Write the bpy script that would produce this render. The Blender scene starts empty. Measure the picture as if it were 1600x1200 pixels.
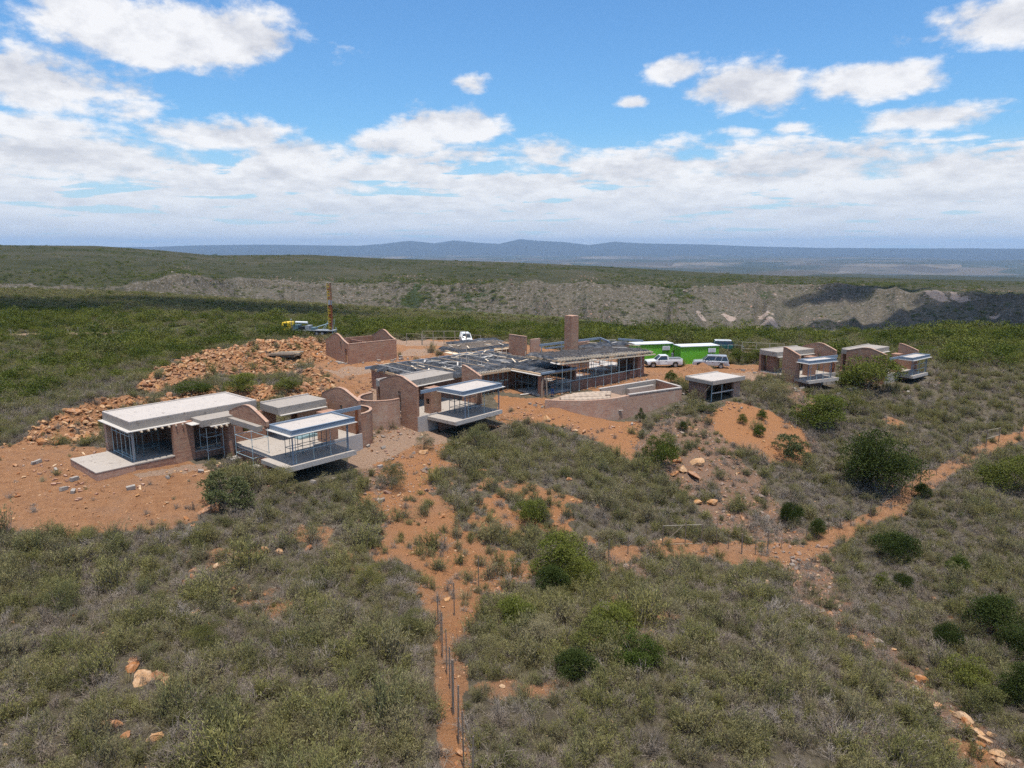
import bpy, bmesh, math, random
import numpy as np
from mathutils import Vector, Matrix, Euler

# ------------------------------------------------------------------ camera, sky, sun, exposure
SC = bpy.context.scene
F_PX, CAM_H = 1109.0, 17.0                       # focal length in pixels of a 1600 px wide frame, height over the plateau
PITCH = math.atan((600 - 384) / F_PX)
cam_d = bpy.data.cameras.new('camera'); cam = bpy.data.objects.new('camera', cam_d); SC.collection.objects.link(cam)
cam_d.sensor_width = 36; cam_d.lens = 36 * F_PX / 1600; cam_d.clip_start = 0.5; cam_d.clip_end = 200000
cam.location = (0, 0, CAM_H); cam.rotation_euler = (math.pi / 2 - PITCH, 0, 0)
SC.camera = cam

SUN_DIR = Vector((0.05, -0.20, 1.0)).normalized()          # towards the sun: nearly overhead, a little behind the camera
SUN_EL = math.asin(SUN_DIR.z); SUN_AZ = math.atan2(SUN_DIR.x, SUN_DIR.y)
sun_d = bpy.data.lights.new('sun', 'SUN'); sun_d.energy = 4.5; sun_d.angle = math.radians(0.53); sun_d.color = (1.0, 0.955, 0.89)
sun = bpy.data.objects.new('sun', sun_d); SC.collection.objects.link(sun); sun.location = (0, 0, 60)
sun.rotation_euler = SUN_DIR.to_track_quat('Z', 'Y').to_euler()
SC.view_settings.view_transform = 'Standard'; SC.view_settings.look = 'None'
SC.view_settings.exposure = 0.26; SC.view_settings.gamma = 1.0; SC.view_settings.use_curve_mapping = False
SC.cycles.max_bounces = 4; SC.cycles.diffuse_bounces = 1; SC.cycles.glossy_bounces = 2; SC.cycles.transmission_bounces = 3
SC.cycles.transparent_max_bounces = 12; SC.cycles.volume_bounces = 0; SC.cycles.caustics_reflective = False; SC.cycles.caustics_refractive = False
SC.cycles.use_denoising = False; SC.cycles.denoiser = 'OPENIMAGEDENOISE'; SC.cycles.denoising_input_passes = 'RGB_ALBEDO_NORMAL'; SC.cycles.denoising_prefilter = 'ACCURATE'
SC.cycles.use_adaptive_sampling = True; SC.cycles.adaptive_threshold = 0.022; SC.cycles.adaptive_min_samples = 40

SKY_STRENGTH = 0.10

class NT:
    """small helper around a node tree"""
    def __init__(s, tree): s.t = tree; s.n = tree.nodes; s.l = tree.links
    def add(s, kind, **kw):
        n = s.n.new(kind)
        for k, v in kw.items(): setattr(n, k, v)
        return n
    def put(s, sock, v):
        if v is None: return
        if isinstance(v, bpy.types.NodeSocket): s.l.new(v, sock)
        else: sock.default_value = v
    def math(s, op, a, b=None, c=None, clamp=False):
        n = s.add('ShaderNodeMath', operation=op, use_clamp=clamp)
        for i, v in enumerate((a, b, c)): s.put(n.inputs[i], v)
        return n.outputs[0]
    def vmath(s, op, a, b=None):
        n = s.add('ShaderNodeVectorMath', operation=op)
        s.put(n.inputs[0], a); s.put(n.inputs[1], b)
        return n.outputs['Value'] if op in ('DOT_PRODUCT', 'LENGTH') else n.outputs[0]
    def mix(s, fac, a, b, blend='MIX'):
        n = s.add('ShaderNodeMix', data_type='RGBA', blend_type=blend)
        s.put(n.inputs[0], fac); s.put(n.inputs[6], rgba(a)); s.put(n.inputs[7], rgba(b))
        return n.outputs[2]
    def noise(s, vec, scale, detail=4, rough=0.55, dist=0.0):
        n = s.add('ShaderNodeTexNoise'); s.put(n.inputs['Vector'], vec)
        n.inputs['Scale'].default_value = scale; n.inputs['Detail'].default_value = detail
        n.inputs['Roughness'].default_value = rough; n.inputs['Distortion'].default_value = dist
        return n.outputs['Fac']
    def ramp(s, fac, stops, interp='LINEAR'):
        n = s.add('ShaderNodeValToRGB'); cr = n.color_ramp; cr.interpolation = interp
        while len(cr.elements) < len(stops): cr.elements.new(0.5)
        for e, (p, c) in zip(cr.elements, stops):
            e.position = p; e.color = rgba(c) if not isinstance(c, (int, float)) else (c, c, c, 1)
        s.put(n.inputs[0], fac); return n.outputs[0]
    def smooth(s, x, a, b):
        n = s.add('ShaderNodeMapRange', interpolation_type='SMOOTHSTEP'); s.put(n.inputs[0], x)
        s.put(n.inputs[1], a); s.put(n.inputs[2], b); n.inputs[3].default_value = 0; n.inputs[4].default_value = 1
        return n.outputs[0]
    def comb(s, x, y, z):
        n = s.add('ShaderNodeCombineXYZ'); s.put(n.inputs[0], x); s.put(n.inputs[1], y); s.put(n.inputs[2], z); return n.outputs[0]
    def sep(s, v):
        n = s.add('ShaderNodeSeparateXYZ'); s.put(n.inputs[0], v); return n.outputs

def rgba(c):
    if isinstance(c, bpy.types.NodeSocket) or c is None: return c
    return tuple(c) + (1.0,) if len(c) == 3 else tuple(c)

def build_world():
    w = bpy.data.worlds.new('World'); SC.world = w; w.use_nodes = True
    t = NT(w.node_tree); t.n.clear()
    sky = t.add('ShaderNodeTexSky', sky_type='NISHITA'); sky.sun_disc = False
    sky.sun_elevation = SUN_EL; sky.sun_rotation = SUN_AZ
    sky.altitude = 300; sky.air_density = 1.25; sky.dust_density = 0.5; sky.ozone_density = 2.2
    skyc = t.mix(1.0, sky.outputs[0], (0.60, 0.97, 1.30), 'MULTIPLY')
    geo = t.add('ShaderNodeTexCoord'); d = geo.outputs['Generated']
    dx, dy, dz = t.sep(d)[:3]
    az = t.math('ARCTAN2', dx, dy)
    el = t.math('ARCSINE', dz)
    # clouds that can be told apart: azimuth, elevation (degrees), half widths, weight
    def P(px, py, wx, wy, k=1.0):
        u = (px - 800) / F_PX; v = (600 - py) / F_PX
        y = math.cos(PITCH) + v * math.sin(PITCH); z = -math.sin(PITCH) + v * math.cos(PITCH)
        h = math.hypot(u, y)
        return (math.atan2(u, y), math.atan2(z, h), 1.06 * wx / F_PX, 1.04 * wy / F_PX, k)
    blobs = [P(275, 52, 165, 44, 1.0), P(380, 62, 90, 30, 0.85), P(150, 12, 90, 26, 0.8), P(50, 128, 140, 40, 0.95), P(170, 165, 85, 24, 0.7),
             P(90, 248, 190, 34, 0.95), P(20, 195, 150, 26, 0.75), P(350, 212, 120, 26, 0.85), P(480, 240, 120, 28, 0.85), P(700, 195, 100, 30, 0.95), P(610, 225, 110, 24, 0.8),
             P(530, 292, 60, 15, 0.75), P(1050, 110, 44, 24, 0.85), P(1165, 142, 95, 34, 0.95), P(1365, 124, 95, 27, 1.0), P(990, 160, 28, 11, 0.75),
             P(1465, 182, 82, 19, 0.9), P(1560, 32, 80, 32, 0.9), P(1430, 62, 70, 12, 0.6), P(733, 131, 32, 15, 0.7), P(1160, 205, 40, 11, 0.6), P(1235, 200, 38, 12, 0.6),
             P(1000, 266, 165, 30, 0.85), P(1250, 266, 220, 36, 0.9), P(1490, 268, 165, 32, 0.85), P(850, 240, 75, 28, 0.75), P(30, 300, 120, 20, 0.5)]
    cov = None
    for a0, e0, sx, sy, k in blobs:
        ax = t.math('MULTIPLY', t.math('SUBTRACT', az, a0), 1 / sx)
        ey = t.math('MULTIPLY', t.math('SUBTRACT', el, e0), 1 / sy)
        q = t.math('ADD', t.math('MULTIPLY', ax, ax), t.math('MULTIPLY', ey, ey))
        g = t.math('MULTIPLY', t.math('EXPONENT', t.math('MULTIPLY', q, -0.8)), k)
        cov = g if cov is None else t.math('MAXIMUM', cov, t.math('ADD', t.math('MULTIPLY', cov, 0.75), t.math('MULTIPLY', g, 0.75))) if False else t.math('MAXIMUM', cov, g)
    # a broken cloud layer over the whole sky (planar projection), thickening to the horizon
    hz = t.math('ADD', t.math('MAXIMUM', dz, 0.0), 0.055)
    px_ = t.math('DIVIDE', dx, hz); py_ = t.math('DIVIDE', dy, hz)
    lay = t.noise(t.comb(px_, t.math('MULTIPLY', py_, 1.0), 3.7), 0.85, 5, 0.58, 0.3)
    low = t.smooth(el, math.radians(11.0), math.radians(4.0))
    high = t.smooth(el, math.radians(18.0), math.radians(30.0))
    layer = t.math('MULTIPLY', t.smooth(t.math('ADD', lay, t.math('MULTIPLY', t.smooth(el, math.radians(7.5), math.radians(2.0)), 0.10)), 0.36, 0.60), t.math('ADD', t.math('MULTIPLY', low, 1.0), t.math('MULTIPLY', high, 0.75)))
    base = t.math('MAXIMUM', cov, layer)
    # billows: noise in angular space, finer towards the horizon
    es = t.math('MULTIPLY', t.math('LOGARITHM', t.math('ADD', t.math('MAXIMUM', el, 0.0), 0.12), math.e), 0.62)
    def dens(off):
        e2 = t.math('ADD', es, off)
        vec = t.comb(t.math('MULTIPLY', az, 1.0), t.math('MULTIPLY', e2, 0.95), 0.0)
        n1 = t.noise(vec, 10.5, 7, 0.58, 0.1)
        n2 = t.noise(vec, 34.0, 5, 0.62, 0.0)
        return t.math('ADD', t.math('MULTIPLY', n1, 0.70), t.math('MULTIPLY', n2, 0.30))
    nA = dens(0.0); nB = dens(0.05)
    DA = t.math('ADD', base, t.math('MULTIPLY', t.math('SUBTRACT', nA, 0.5), 1.9))
    alpha = t.smooth(DA, 0.38, 0.74)
    # light from above: thickness higher up darkens the underside
    relief = t.math('MULTIPLY', t.math('SUBTRACT', nA, nB), 4.0)
    bright = t.math('ADD', t.math('ADD', 0.50, relief), t.math('MULTIPLY', t.smooth(DA, 1.7, 0.55), 0.14), clamp=True)
    k = 0.87 / SKY_STRENGTH
    ccol = t.mix(bright, (0.64 * k, 0.65 * k, 0.70 * k), (0.95 * k, 0.945 * k, 0.955 * k))
    hazec = t.mix(t.math('MULTIPLY', t.smooth(el, math.radians(6.0), 0.0), 0.8), ccol, (0.68 * k, 0.745 * k, 0.84 * k))
    clear = t.mix(t.math('MULTIPLY', t.smooth(el, math.radians(9), 0.0), 0.75), skyc, (0.62 * k, 0.76 * k, 0.92 * k))
    col = t.mix(t.math('MULTIPLY', alpha, 0.95), clear, hazec)
    w.cycles.sampling_method = 'MANUAL'; w.cycles.sample_map_resolution = 256
    bg = t.add('ShaderNodeBackground'); t.put(bg.inputs[0], col); bg.inputs[1].default_value = SKY_STRENGTH
    out = t.add('ShaderNodeOutputWorld'); t.l.new(bg.outputs[0], out.inputs[0])
build_world()

# ------------------------------------------------------------------ helpers
rng = np.random.default_rng(7); random.seed(7)
COL = SC.collection
CP, SP = math.cos(PITCH), math.sin(PITCH)

def ray(px, py):
    u = (px - 800) / F_PX; v = (600 - py) / F_PX
    return np.array((u, CP + v * SP, -SP + v * CP))
def at(px, py, z=0.0):
    d = ray(px, py); t = (z - CAM_H) / d[2]
    return (d[0] * t, d[1] * t, z)
def slant(p): return math.sqrt(p[0] ** 2 + p[1] ** 2 + (p[2] - CAM_H) ** 2)

def hash2(ix, iy, seed):
    h = (ix.astype(np.int64) * 374761393 + iy.astype(np.int64) * 668265263 + seed * 1274126177) & 0x7fffffff
    h = ((h ^ (h >> 13)) * 1274126177) & 0x7fffffff
    return ((h ^ (h >> 16)) & 0xffff) / 65535.0
def vnoise(x, y, seed=0):
    x = np.asarray(x, float); y = np.asarray(y, float)
    ix = np.floor(x); iy = np.floor(y); fx = x - ix; fy = y - iy
    fx = fx * fx * (3 - 2 * fx); fy = fy * fy * (3 - 2 * fy)
    a = hash2(ix, iy, seed); b = hash2(ix + 1, iy, seed); c = hash2(ix, iy + 1, seed); d = hash2(ix + 1, iy + 1, seed)
    return (a * (1 - fx) + b * fx) * (1 - fy) + (c * (1 - fx) + d * fx) * fy - 0.5
def fbm(x, y, seed=0, oct=4, gain=0.5):
    s = 0; a = 1.0; f = 1.0
    for i in range(oct):
        s = s + a * vnoise(x * f + i * 17.3, y * f - i * 9.1, seed + i); a *= gain; f *= 2.03
    return s

def link(o, parent=None):
    COL.objects.link(o)
    if parent is not None: o.parent = parent
    return o
def tag(o, label=None, cat=None, group=None, kind=None):
    if label: o['label'] = label
    if cat: o['category'] = cat
    if group: o['group'] = group
    if kind: o['kind'] = kind
    return o
def empty(name, loc=(0, 0, 0), rz=0.0, label=None, cat=None, group=None):
    o = bpy.data.objects.new(name, None); link(o); o.location = loc; o.rotation_euler = (0, 0, rz); o.empty_display_size = 0.5
    return tag(o, label, cat, group)
def mesh_from(name, V, Fc, mat=None, smooth=False, uv=True):
    me = bpy.data.meshes.new(name)
    me.from_pydata([tuple(map(float, v)) for v in V], [], [tuple(map(int, f)) for f in Fc])
    if uv:
        lay = me.uv_layers.new(name='uv'); vs = me.vertices
        for p in me.polygons:
            n = p.normal
            if abs(n.z) > 0.75: ax, ay = Vector((1, 0, 0)), Vector((0, 1, 0))
            else: ax, ay = Vector((-n.y, n.x, 0)).normalized(), Vector((0, 0, 1))
            for li in p.loop_indices:
                co = vs[me.loops[li].vertex_index].co
                lay.data[li].uv = (co.dot(ax), co.dot(ay))
    if smooth: me.polygons.foreach_set('use_smooth', [True] * len(me.polygons))
    if mat: me.materials.append(mat)
    me.update(); return me
def obj(name, me, parent=None, loc=None, rot=None, scale=None):
    o = bpy.data.objects.new(name, me); link(o, parent)
    if loc is not None: o.location = loc
    if rot is not None: o.rotation_euler = rot
    if scale is not None: o.scale = scale
    return o
BOXF = [(0, 3, 2, 1), (4, 5, 6, 7), (0, 1, 5, 4), (1, 2, 6, 5), (2, 3, 7, 6), (3, 0, 4, 7)]
def boxv(x0, x1, y0, y1, z0, z1):
    return [(x0, y0, z0), (x1, y0, z0), (x1, y1, z0), (x0, y1, z0), (x0, y0, z1), (x1, y0, z1), (x1, y1, z1), (x0, y1, z1)]
def box(name, x0, x1, y0, y1, z0, z1, mat, parent=None):
    return obj(name, mesh_from(name, boxv(min(x0, x1), max(x0, x1), min(y0, y1), max(y0, y1), min(z0, z1), max(z0, z1)), BOXF, mat), parent)
class MB:
    """collects simple solids into ONE mesh for ONE part"""
    def __init__(s): s.v = []; s.f = []
    def add(s, V, Fc):
        n = len(s.v); s.v += [tuple(v) for v in V]; s.f += [tuple(i + n for i in f) for f in Fc]; return s
    def box(s, x0, x1, y0, y1, z0, z1): return s.add(boxv(x0, x1, y0, y1, z0, z1), BOXF)
    def bar(s, a, b, w, h=None):
        h = h or w; a = Vector(a); b = Vector(b); d = (b - a).normalized()
        side = d.cross(Vector((0, 0, 1)));
        if side.length < 1e-3: side = Vector((1, 0, 0))
        side.normalize(); up = side.cross(d).normalized()
        V = []
        for p in (a, b):
            for sx, sy in ((-1, -1), (1, -1), (1, 1), (-1, 1)): V.append(p + side * (sx * w / 2) + up * (sy * h / 2))
        return s.add(V, [(0, 1, 2, 3), (7, 6, 5, 4), (0, 4, 5, 1), (1, 5, 6, 2), (2, 6, 7, 3), (3, 7, 4, 0)])
    def tube(s, a, b, r0, r1=None, n=6):
        r1 = r0 if r1 is None else r1; a = Vector(a); b = Vector(b); d = (b - a).normalized()
        side = d.cross(Vector((0, 0, 1)))
        if side.length < 1e-3: side = Vector((1, 0, 0))
        side.normalize(); up = side.cross(d)
        V = [a + (side * math.cos(2 * math.pi * i / n) + up * math.sin(2 * math.pi * i / n)) * r0 for i in range(n)]
        V += [b + (side * math.cos(2 * math.pi * i / n) + up * math.sin(2 * math.pi * i / n)) * r1 for i in range(n)]
        Fc = [(i, (i + 1) % n, n + (i + 1) % n, n + i) for i in range(n)] + [tuple(range(n))[::-1], tuple(range(n, 2 * n))]
        return s.add(V, Fc)
    def prism(s, poly, axis, a, b):
        """poly = list of 2D points; axis 'x','y','z' = direction it is extruded along"""
        n = len(poly); V = []
        for t in (a, b):
            for p, q in poly: V.append({'x': (t, p, q), 'y': (p, t, q), 'z': (p, q, t)}[axis])
        Fc = [(i, (i + 1) % n, n + (i + 1) % n, n + i) for i in range(n)] + [tuple(range(n))[::-1], tuple(range(n, 2 * n))]
        return s.add(V, Fc)
    def build(s, name, mat, parent=None, smooth=False):
        me = mesh_from(name, s.v, s.f, mat, smooth)
        bm = bmesh.new(); bm.from_mesh(me); bmesh.ops.recalc_face_normals(bm, faces=bm.faces); bm.to_mesh(me); bm.free()
        return obj(name, me, parent)
def copy_tree(o, parent=None):
    c = o.copy(); link(c)
    if parent is not None: c.parent = parent
    for ch in [k for k in o.children]: copy_tree(ch, c)
    return c

# ------------------------------------------------------------------ materials
def mat(name, fn, rough=0.85, spec=0.25, metal=0.0):
    m = bpy.data.materials.new(name); m.use_nodes = True
    t = NT(m.node_tree); bs = t.n.get('Principled BSDF')
    bs.inputs['Roughness'].default_value = rough; bs.inputs['Specular IOR Level'].default_value = spec; bs.inputs['Metallic'].default_value = metal
    r = fn(t, bs)
    if r is not None: t.put(bs.inputs['Base Color'], rgba(r))
    return m
def bump(t, bs, h, dist=0.02, strength=0.6):
    b = t.add('ShaderNodeBump'); b.inputs['Strength'].default_value = strength; b.inputs['Distance'].default_value = dist
    t.put(b.inputs['Height'], h); t.l.new(b.outputs[0], bs.inputs['Normal'])
def wpos(t): return t.add('ShaderNodeNewGeometry').outputs['Position']
def orand(t): return t.add('ShaderNodeObjectInfo').outputs['Random']
def attr(t, name): return t.add('ShaderNodeAttribute', attribute_name=name)

def m_plain(name, c, var=0.25, scale=3.0, **kw):
    def fn(t, bs):
        n = t.noise(wpos(t), scale, 6, 0.65)
        return t.mix(n, [k * (1 - var) for k in c], [min(1, k * (1 + var)) for k in c])
    return mat(name, fn, **kw)
def m_brick(name='brick', a=(0.27, 0.115, 0.072), b=(0.40, 0.20, 0.13), mortar=(0.34, 0.25, 0.18), smear=0.3):
    def fn(t, bs):
        uv = t.add('ShaderNodeUVMap', uv_map='uv').outputs[0]
        br = t.add('ShaderNodeTexBrick'); t.put(br.inputs['Vector'], uv)
        for k, v in dict(Scale=1.0, **{'Mortar Size': 0.011, 'Mortar Smooth': 0.2, 'Brick Width': 0.23, 'Row Height': 0.082}).items(): br.inputs[k].default_value = v
        br.inputs['Color1'].default_value = rgba(a); br.inputs['Color2'].default_value = rgba(b); br.inputs['Mortar'].default_value = rgba(mortar)
        p = wpos(t)
        n1 = t.noise(p, 0.9, 5, 0.6); n2 = t.noise(p, 6.0, 4, 0.6)
        c = t.mix(t.math('MULTIPLY', t.smooth(n1, 0.48, 0.64), smear * 1.5), br.outputs['Color'], mortar)
        c = t.mix(t.math('MULTIPLY', t.smooth(n2, 0.5, 0.72), 0.4), c, (0.22, 0.10, 0.075))
        # streaky courses
        sx = t.sep(uv)
        st = t.noise(t.comb(t.math('MULTIPLY', sx[0], 0.55), t.math('MULTIPLY', sx[1], 5.0), 0), 1.3, 5, 0.75)
        c = t.mix(t.math('MULTIPLY', t.smooth(st, 0.48, 0.66), 0.6), c, (0.46, 0.29, 0.19))
        c = t.mix(t.math('MULTIPLY', t.smooth(st, 0.46, 0.3), 0.6), c, (0.16, 0.068, 0.045))
        bump(t, bs, br.outputs['Fac'], 0.012, -0.6)
        return c
    return mat(name, fn, rough=0.9, spec=0.15)
def m_concrete(name, c, stain=(0.25, 0.22, 0.19), amt=0.35):
    def fn(t, bs):
        p = wpos(t)
        n1 = t.noise(p, 0.8, 6, 0.65); n2 = t.noise(p, 5.0, 5, 0.7); n3 = t.noise(p, 30.0, 3, 0.6)
        col = t.mix(n1, [k * 0.86 for k in c], [min(1, k * 1.1) for k in c])
        col = t.mix(t.math('MULTIPLY', t.smooth(n2, 0.52, 0.75), amt), col, stain)
        col = t.mix(t.math('MULTIPLY', n3, 0.15), col, stain)
        col = t.mix(t.math('MULTIPLY', t.smooth(t.noise(p, 2.2, 5, 0.7, 1.0), 0.60, 0.66), 0.7), col, [k * 0.55 for k in stain])
        bump(t, bs, n2, 0.02, 0.3)
        return col
    return mat(name, fn, rough=0.88, spec=0.2)

M = {}
M['brick'] = m_brick()
M['brick_pale'] = m_brick('brick_pale', (0.33, 0.165, 0.11), (0.45, 0.26, 0.18), (0.46, 0.35, 0.27), 0.5)
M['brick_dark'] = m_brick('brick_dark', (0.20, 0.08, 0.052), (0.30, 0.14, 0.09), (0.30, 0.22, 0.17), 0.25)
M['concrete'] = m_concrete('concrete', (0.33, 0.29, 0.25), (0.20, 0.16, 0.13), 0.5)
M['roof_concrete'] = m_concrete('roof_concrete', (0.47, 0.42, 0.375), (0.19, 0.15, 0.12), 0.55)
M['floor_concrete'] = m_concrete('floor_concrete', (0.40, 0.35, 0.30), (0.22, 0.165, 0.125), 0.6)
M['render_grey'] = m_concrete('render_grey', (0.40, 0.36, 0.33), (0.52, 0.47, 0.42), 0.5)
M['ply'] = m_plain('ply', (0.50, 0.46, 0.41), 0.2, 4.0, rough=0.7)
M['timber'] = m_plain('timber', (0.52, 0.36, 0.22), 0.3, 6.0, rough=0.8)
M['timber_pale'] = m_plain('timber_pale', (0.66, 0.53, 0.38), 0.25, 6.0, rough=0.8)
M['pole_wood'] = m_plain('pole_wood', (0.19, 0.145, 0.11), 0.35, 8.0, rough=0.9)
M['pole_pale'] = m_plain('pole_pale', (0.31, 0.275, 0.215), 0.25, 8.0, rough=0.9)
M['steel'] = m_plain('steel', (0.20, 0.25, 0.31), 0.15, 5.0, rough=0.45, spec=0.5)
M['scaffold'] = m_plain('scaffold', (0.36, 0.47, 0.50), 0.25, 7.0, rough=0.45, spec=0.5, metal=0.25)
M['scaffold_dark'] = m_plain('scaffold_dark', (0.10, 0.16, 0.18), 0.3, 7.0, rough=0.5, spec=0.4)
M['white'] = m_plain('white_paint', (0.66, 0.66, 0.65), 0.06, 2.0, rough=0.3, spec=0.5)
M['silver'] = m_plain('silver_paint', (0.44, 0.46, 0.50), 0.08, 2.0, rough=0.3, spec=0.5, metal=0.35)
M['teal'] = m_plain('teal_paint', (0.02, 0.11, 0.095), 0.1, 2.0, rough=0.35, spec=0.5)
M['glass'] = m_plain('glass_dark', (0.022, 0.027, 0.032), 0.1, 1.0, rough=0.06, spec=0.8)
M['rubber'] = m_plain('rubber', (0.022, 0.021, 0.02), 0.2, 5.0, rough=0.85)
M['rim'] = m_plain('rim_metal', (0.40, 0.39, 0.38), 0.15, 5.0, rough=0.4, metal=0.5)
M['black'] = m_plain('black_trim', (0.03, 0.03, 0.032), 0.2, 4.0, rough=0.5)
M['lamp_clear'] = m_plain('lamp_clear', (0.7, 0.72, 0.74), 0.05, 4.0, rough=0.1, spec=0.7)
M['lamp_red'] = m_plain('lamp_red', (0.35, 0.02, 0.02), 0.05, 4.0, rough=0.15, spec=0.6)
M['yellow'] = m_plain('yellow_paint', (0.72, 0.47, 0.02), 0.12, 3.0, rough=0.4, spec=0.4)
M['rust'] = m_plain('rust', (0.22, 0.075, 0.035), 0.4, 6.0, rough=0.8)
M['mast'] = m_plain('mast_paint', (0.40, 0.27, 0.04), 0.4, 5.0, rough=0.7)
M['grey_metal'] = m_plain('grey_metal', (0.30, 0.31, 0.32), 0.3, 5.0, rough=0.5, metal=0.2)
M['green_metal'] = m_plain('green_metal', (0.14, 0.42, 0.035), 0.10, 1.5, rough=0.5, spec=0.3)
M['ink'] = m_plain('ink', (0.30, 0.33, 0.36), 0.1, 4.0)
M['skin'] = m_plain('skin', (0.13, 0.07, 0.045), 0.1, 8.0, rough=0.6)
M['hair'] = m_plain('hair', (0.015, 0.012, 0.01), 0.2, 20.0)
M['cloth_dark'] = m_plain('cloth_dark', (0.025, 0.03, 0.045), 0.2, 10.0)
M['cloth_red'] = m_plain('cloth_red', (0.50, 0.03, 0.05), 0.15, 10.0)
M['cloth_grey'] = m_plain('cloth_grey', (0.24, 0.25, 0.28), 0.15, 10.0)
M['cloth_blue'] = m_plain('cloth_blue', (0.02, 0.05, 0.16), 0.15, 10.0)
M['canvas'] = m_plain('canvas', (0.30, 0.20, 0.135), 0.2, 3.0)
M['sandbag'] = m_plain('sandbag', (0.42, 0.325, 0.245), 0.2, 3.0)
M['bluesheet'] = m_plain('blue_sheet', (0.20, 0.29, 0.31), 0.15, 3.0, rough=0.4)

def _plastic(t, bs):
    p = wpos(t)
    n = t.noise(p, 0.5, 5, 0.62, 1.6); n2 = t.noise(p, 3.0, 4, 0.6, 0.8)
    bump(t, bs, t.math('ADD', n, t.math('MULTIPLY', n2, 0.25)), 0.35, 0.6)
    c = t.mix(t.smooth(n2, 0.42, 0.62), (0.014, 0.015, 0.018), (0.045, 0.048, 0.055))
    return t.mix(t.math('MULTIPLY', t.smooth(n, 0.50, 0.62), 0.75), c, (0.10, 0.10, 0.105))
M['plastic'] = mat('black_plastic', _plastic, rough=0.55, spec=0.3)

def _rock(t, bs):
    p = wpos(t); r = orand(t)
    n = t.noise(p, 3.2, 6, 0.65); n2 = t.noise(p, 14.0, 4, 0.6)
    base = t.ramp(r, [(0.0, (0.27, 0.10, 0.035)), (0.3, (0.38, 0.17, 0.065)), (0.55, (0.26, 0.12, 0.060)), (0.8, (0.44, 0.225, 0.09)), (1.0, (0.42, 0.28, 0.165))])
    c = t.mix(t.smooth(n, 0.42, 0.7), base, t.mix(0.5, base, (0.58, 0.43, 0.30)))
    c = t.mix(t.math('MULTIPLY', t.smooth(n2, 0.5, 0.75), 0.5), c, (0.20, 0.085, 0.04))
    bump(t, bs, t.math('ADD', n, n2), 0.05, 0.6)
    return c
M['rock'] = mat('rock_ochre', _rock, rough=0.9, spec=0.15)
def _rockg(t, bs):
    p = wpos(t); r = orand(t)
    n = t.noise(p, 3.2, 6, 0.65); n2 = t.noise(p, 14.0, 4, 0.6)
    base = t.ramp(r, [(0.0, (0.22, 0.11, 0.07)), (0.35, (0.27, 0.165, 0.115)), (0.7, (0.20, 0.165, 0.14)), (1.0, (0.34, 0.25, 0.19))])
    c = t.mix(t.smooth(n, 0.42, 0.7), base, t.mix(0.3, base, (0.45, 0.37, 0.30)))
    c = t.mix(t.math('MULTIPLY', t.smooth(n2, 0.5, 0.75), 0.4), c, (0.17, 0.10, 0.07))
    bump(t, bs, t.math('ADD', n, n2), 0.05, 0.6)
    return c
M['rock_grey'] = mat('rock_grey', _rockg, rough=0.9, spec=0.15)

def m_leaf(name, stops, tip=(0.16, 0.19, 0.05), tipamt=0.45, wood=(0.10, 0.075, 0.055), transl=0.25, vscale=0.35, vcol=(0.17, 0.145, 0.06)):
    """tone attribute: 0 = wood, 0.2..1 = leaf, older to fresh"""
    m = bpy.data.materials.new(name); m.use_nodes = True; t = NT(m.node_tree)
    bs = t.n.get('Principled BSDF'); out = t.n.get('Material Output')
    bs.inputs['Roughness'].default_value = 0.75; bs.inputs['Specular IOR Level'].default_value = 0.12
    tone = attr(t, 'tone').outputs['Fac']
    c = t.ramp(orand(t), stops)
    lf = t.noise(wpos(t), vscale, 3, 0.6)
    c = t.mix(t.math('MULTIPLY', t.smooth(lf, 0.5, 0.68), 0.55), c, vcol)
    c = t.mix(t.math('MULTIPLY', t.smooth(lf, 0.48, 0.32), 0.55), c, [k * 0.75 for k in stops[0][1]])
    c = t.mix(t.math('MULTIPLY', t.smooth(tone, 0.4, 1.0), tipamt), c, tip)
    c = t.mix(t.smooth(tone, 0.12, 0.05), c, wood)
    t.l.new(c, bs.inputs['Base Color'])
    if transl > 0:
        tr = t.add('ShaderNodeBsdfTranslucent'); t.l.new(c, tr.inputs[0])
        mx = t.add('ShaderNodeMixShader'); mx.inputs[0].default_value = transl
        t.l.new(bs.outputs[0], mx.inputs[1]); t.l.new(tr.outputs[0], mx.inputs[2]); t.l.new(mx.outputs[0], out.inputs[0])
    return m
M['fynbos'] = m_leaf('fynbos_leaf', [(0.0, (0.082, 0.089, 0.026)), (0.14, (0.190, 0.178, 0.046)), (0.28, (0.225, 0.190, 0.105)), (0.42, (0.125, 0.130, 0.058)), (0.56, (0.24, 0.218, 0.062)), (0.70, (0.165, 0.140, 0.085)), (0.85, (0.27, 0.22, 0.14)), (1.0, (0.105, 0.115, 0.040))], tip=(0.37, 0.335, 0.14), tipamt=0.42, wood=(0.16, 0.135, 0.115), vcol=(0.24, 0.20, 0.075))
M['dead'] = m_leaf('dead_twig', [(0.0, (0.17, 0.135, 0.10)), (0.35, (0.26, 0.215, 0.175)), (0.7, (0.21, 0.16, 0.115)), (1.0, (0.33, 0.285, 0.24))], tip=(0.38, 0.34, 0.295), tipamt=0.3, vcol=(0.24, 0.20, 0.16), wood=(0.15, 0.12, 0.10), transl=0.0)
M['grass'] = m_leaf('dry_grass', [(0.0, (0.25, 0.205, 0.10)), (0.4, (0.31, 0.26, 0.15)), (0.7, (0.21, 0.19, 0.075)), (1.0, (0.34, 0.285, 0.19))], tip=(0.44, 0.38, 0.25), tipamt=0.4, transl=0.2)
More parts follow.
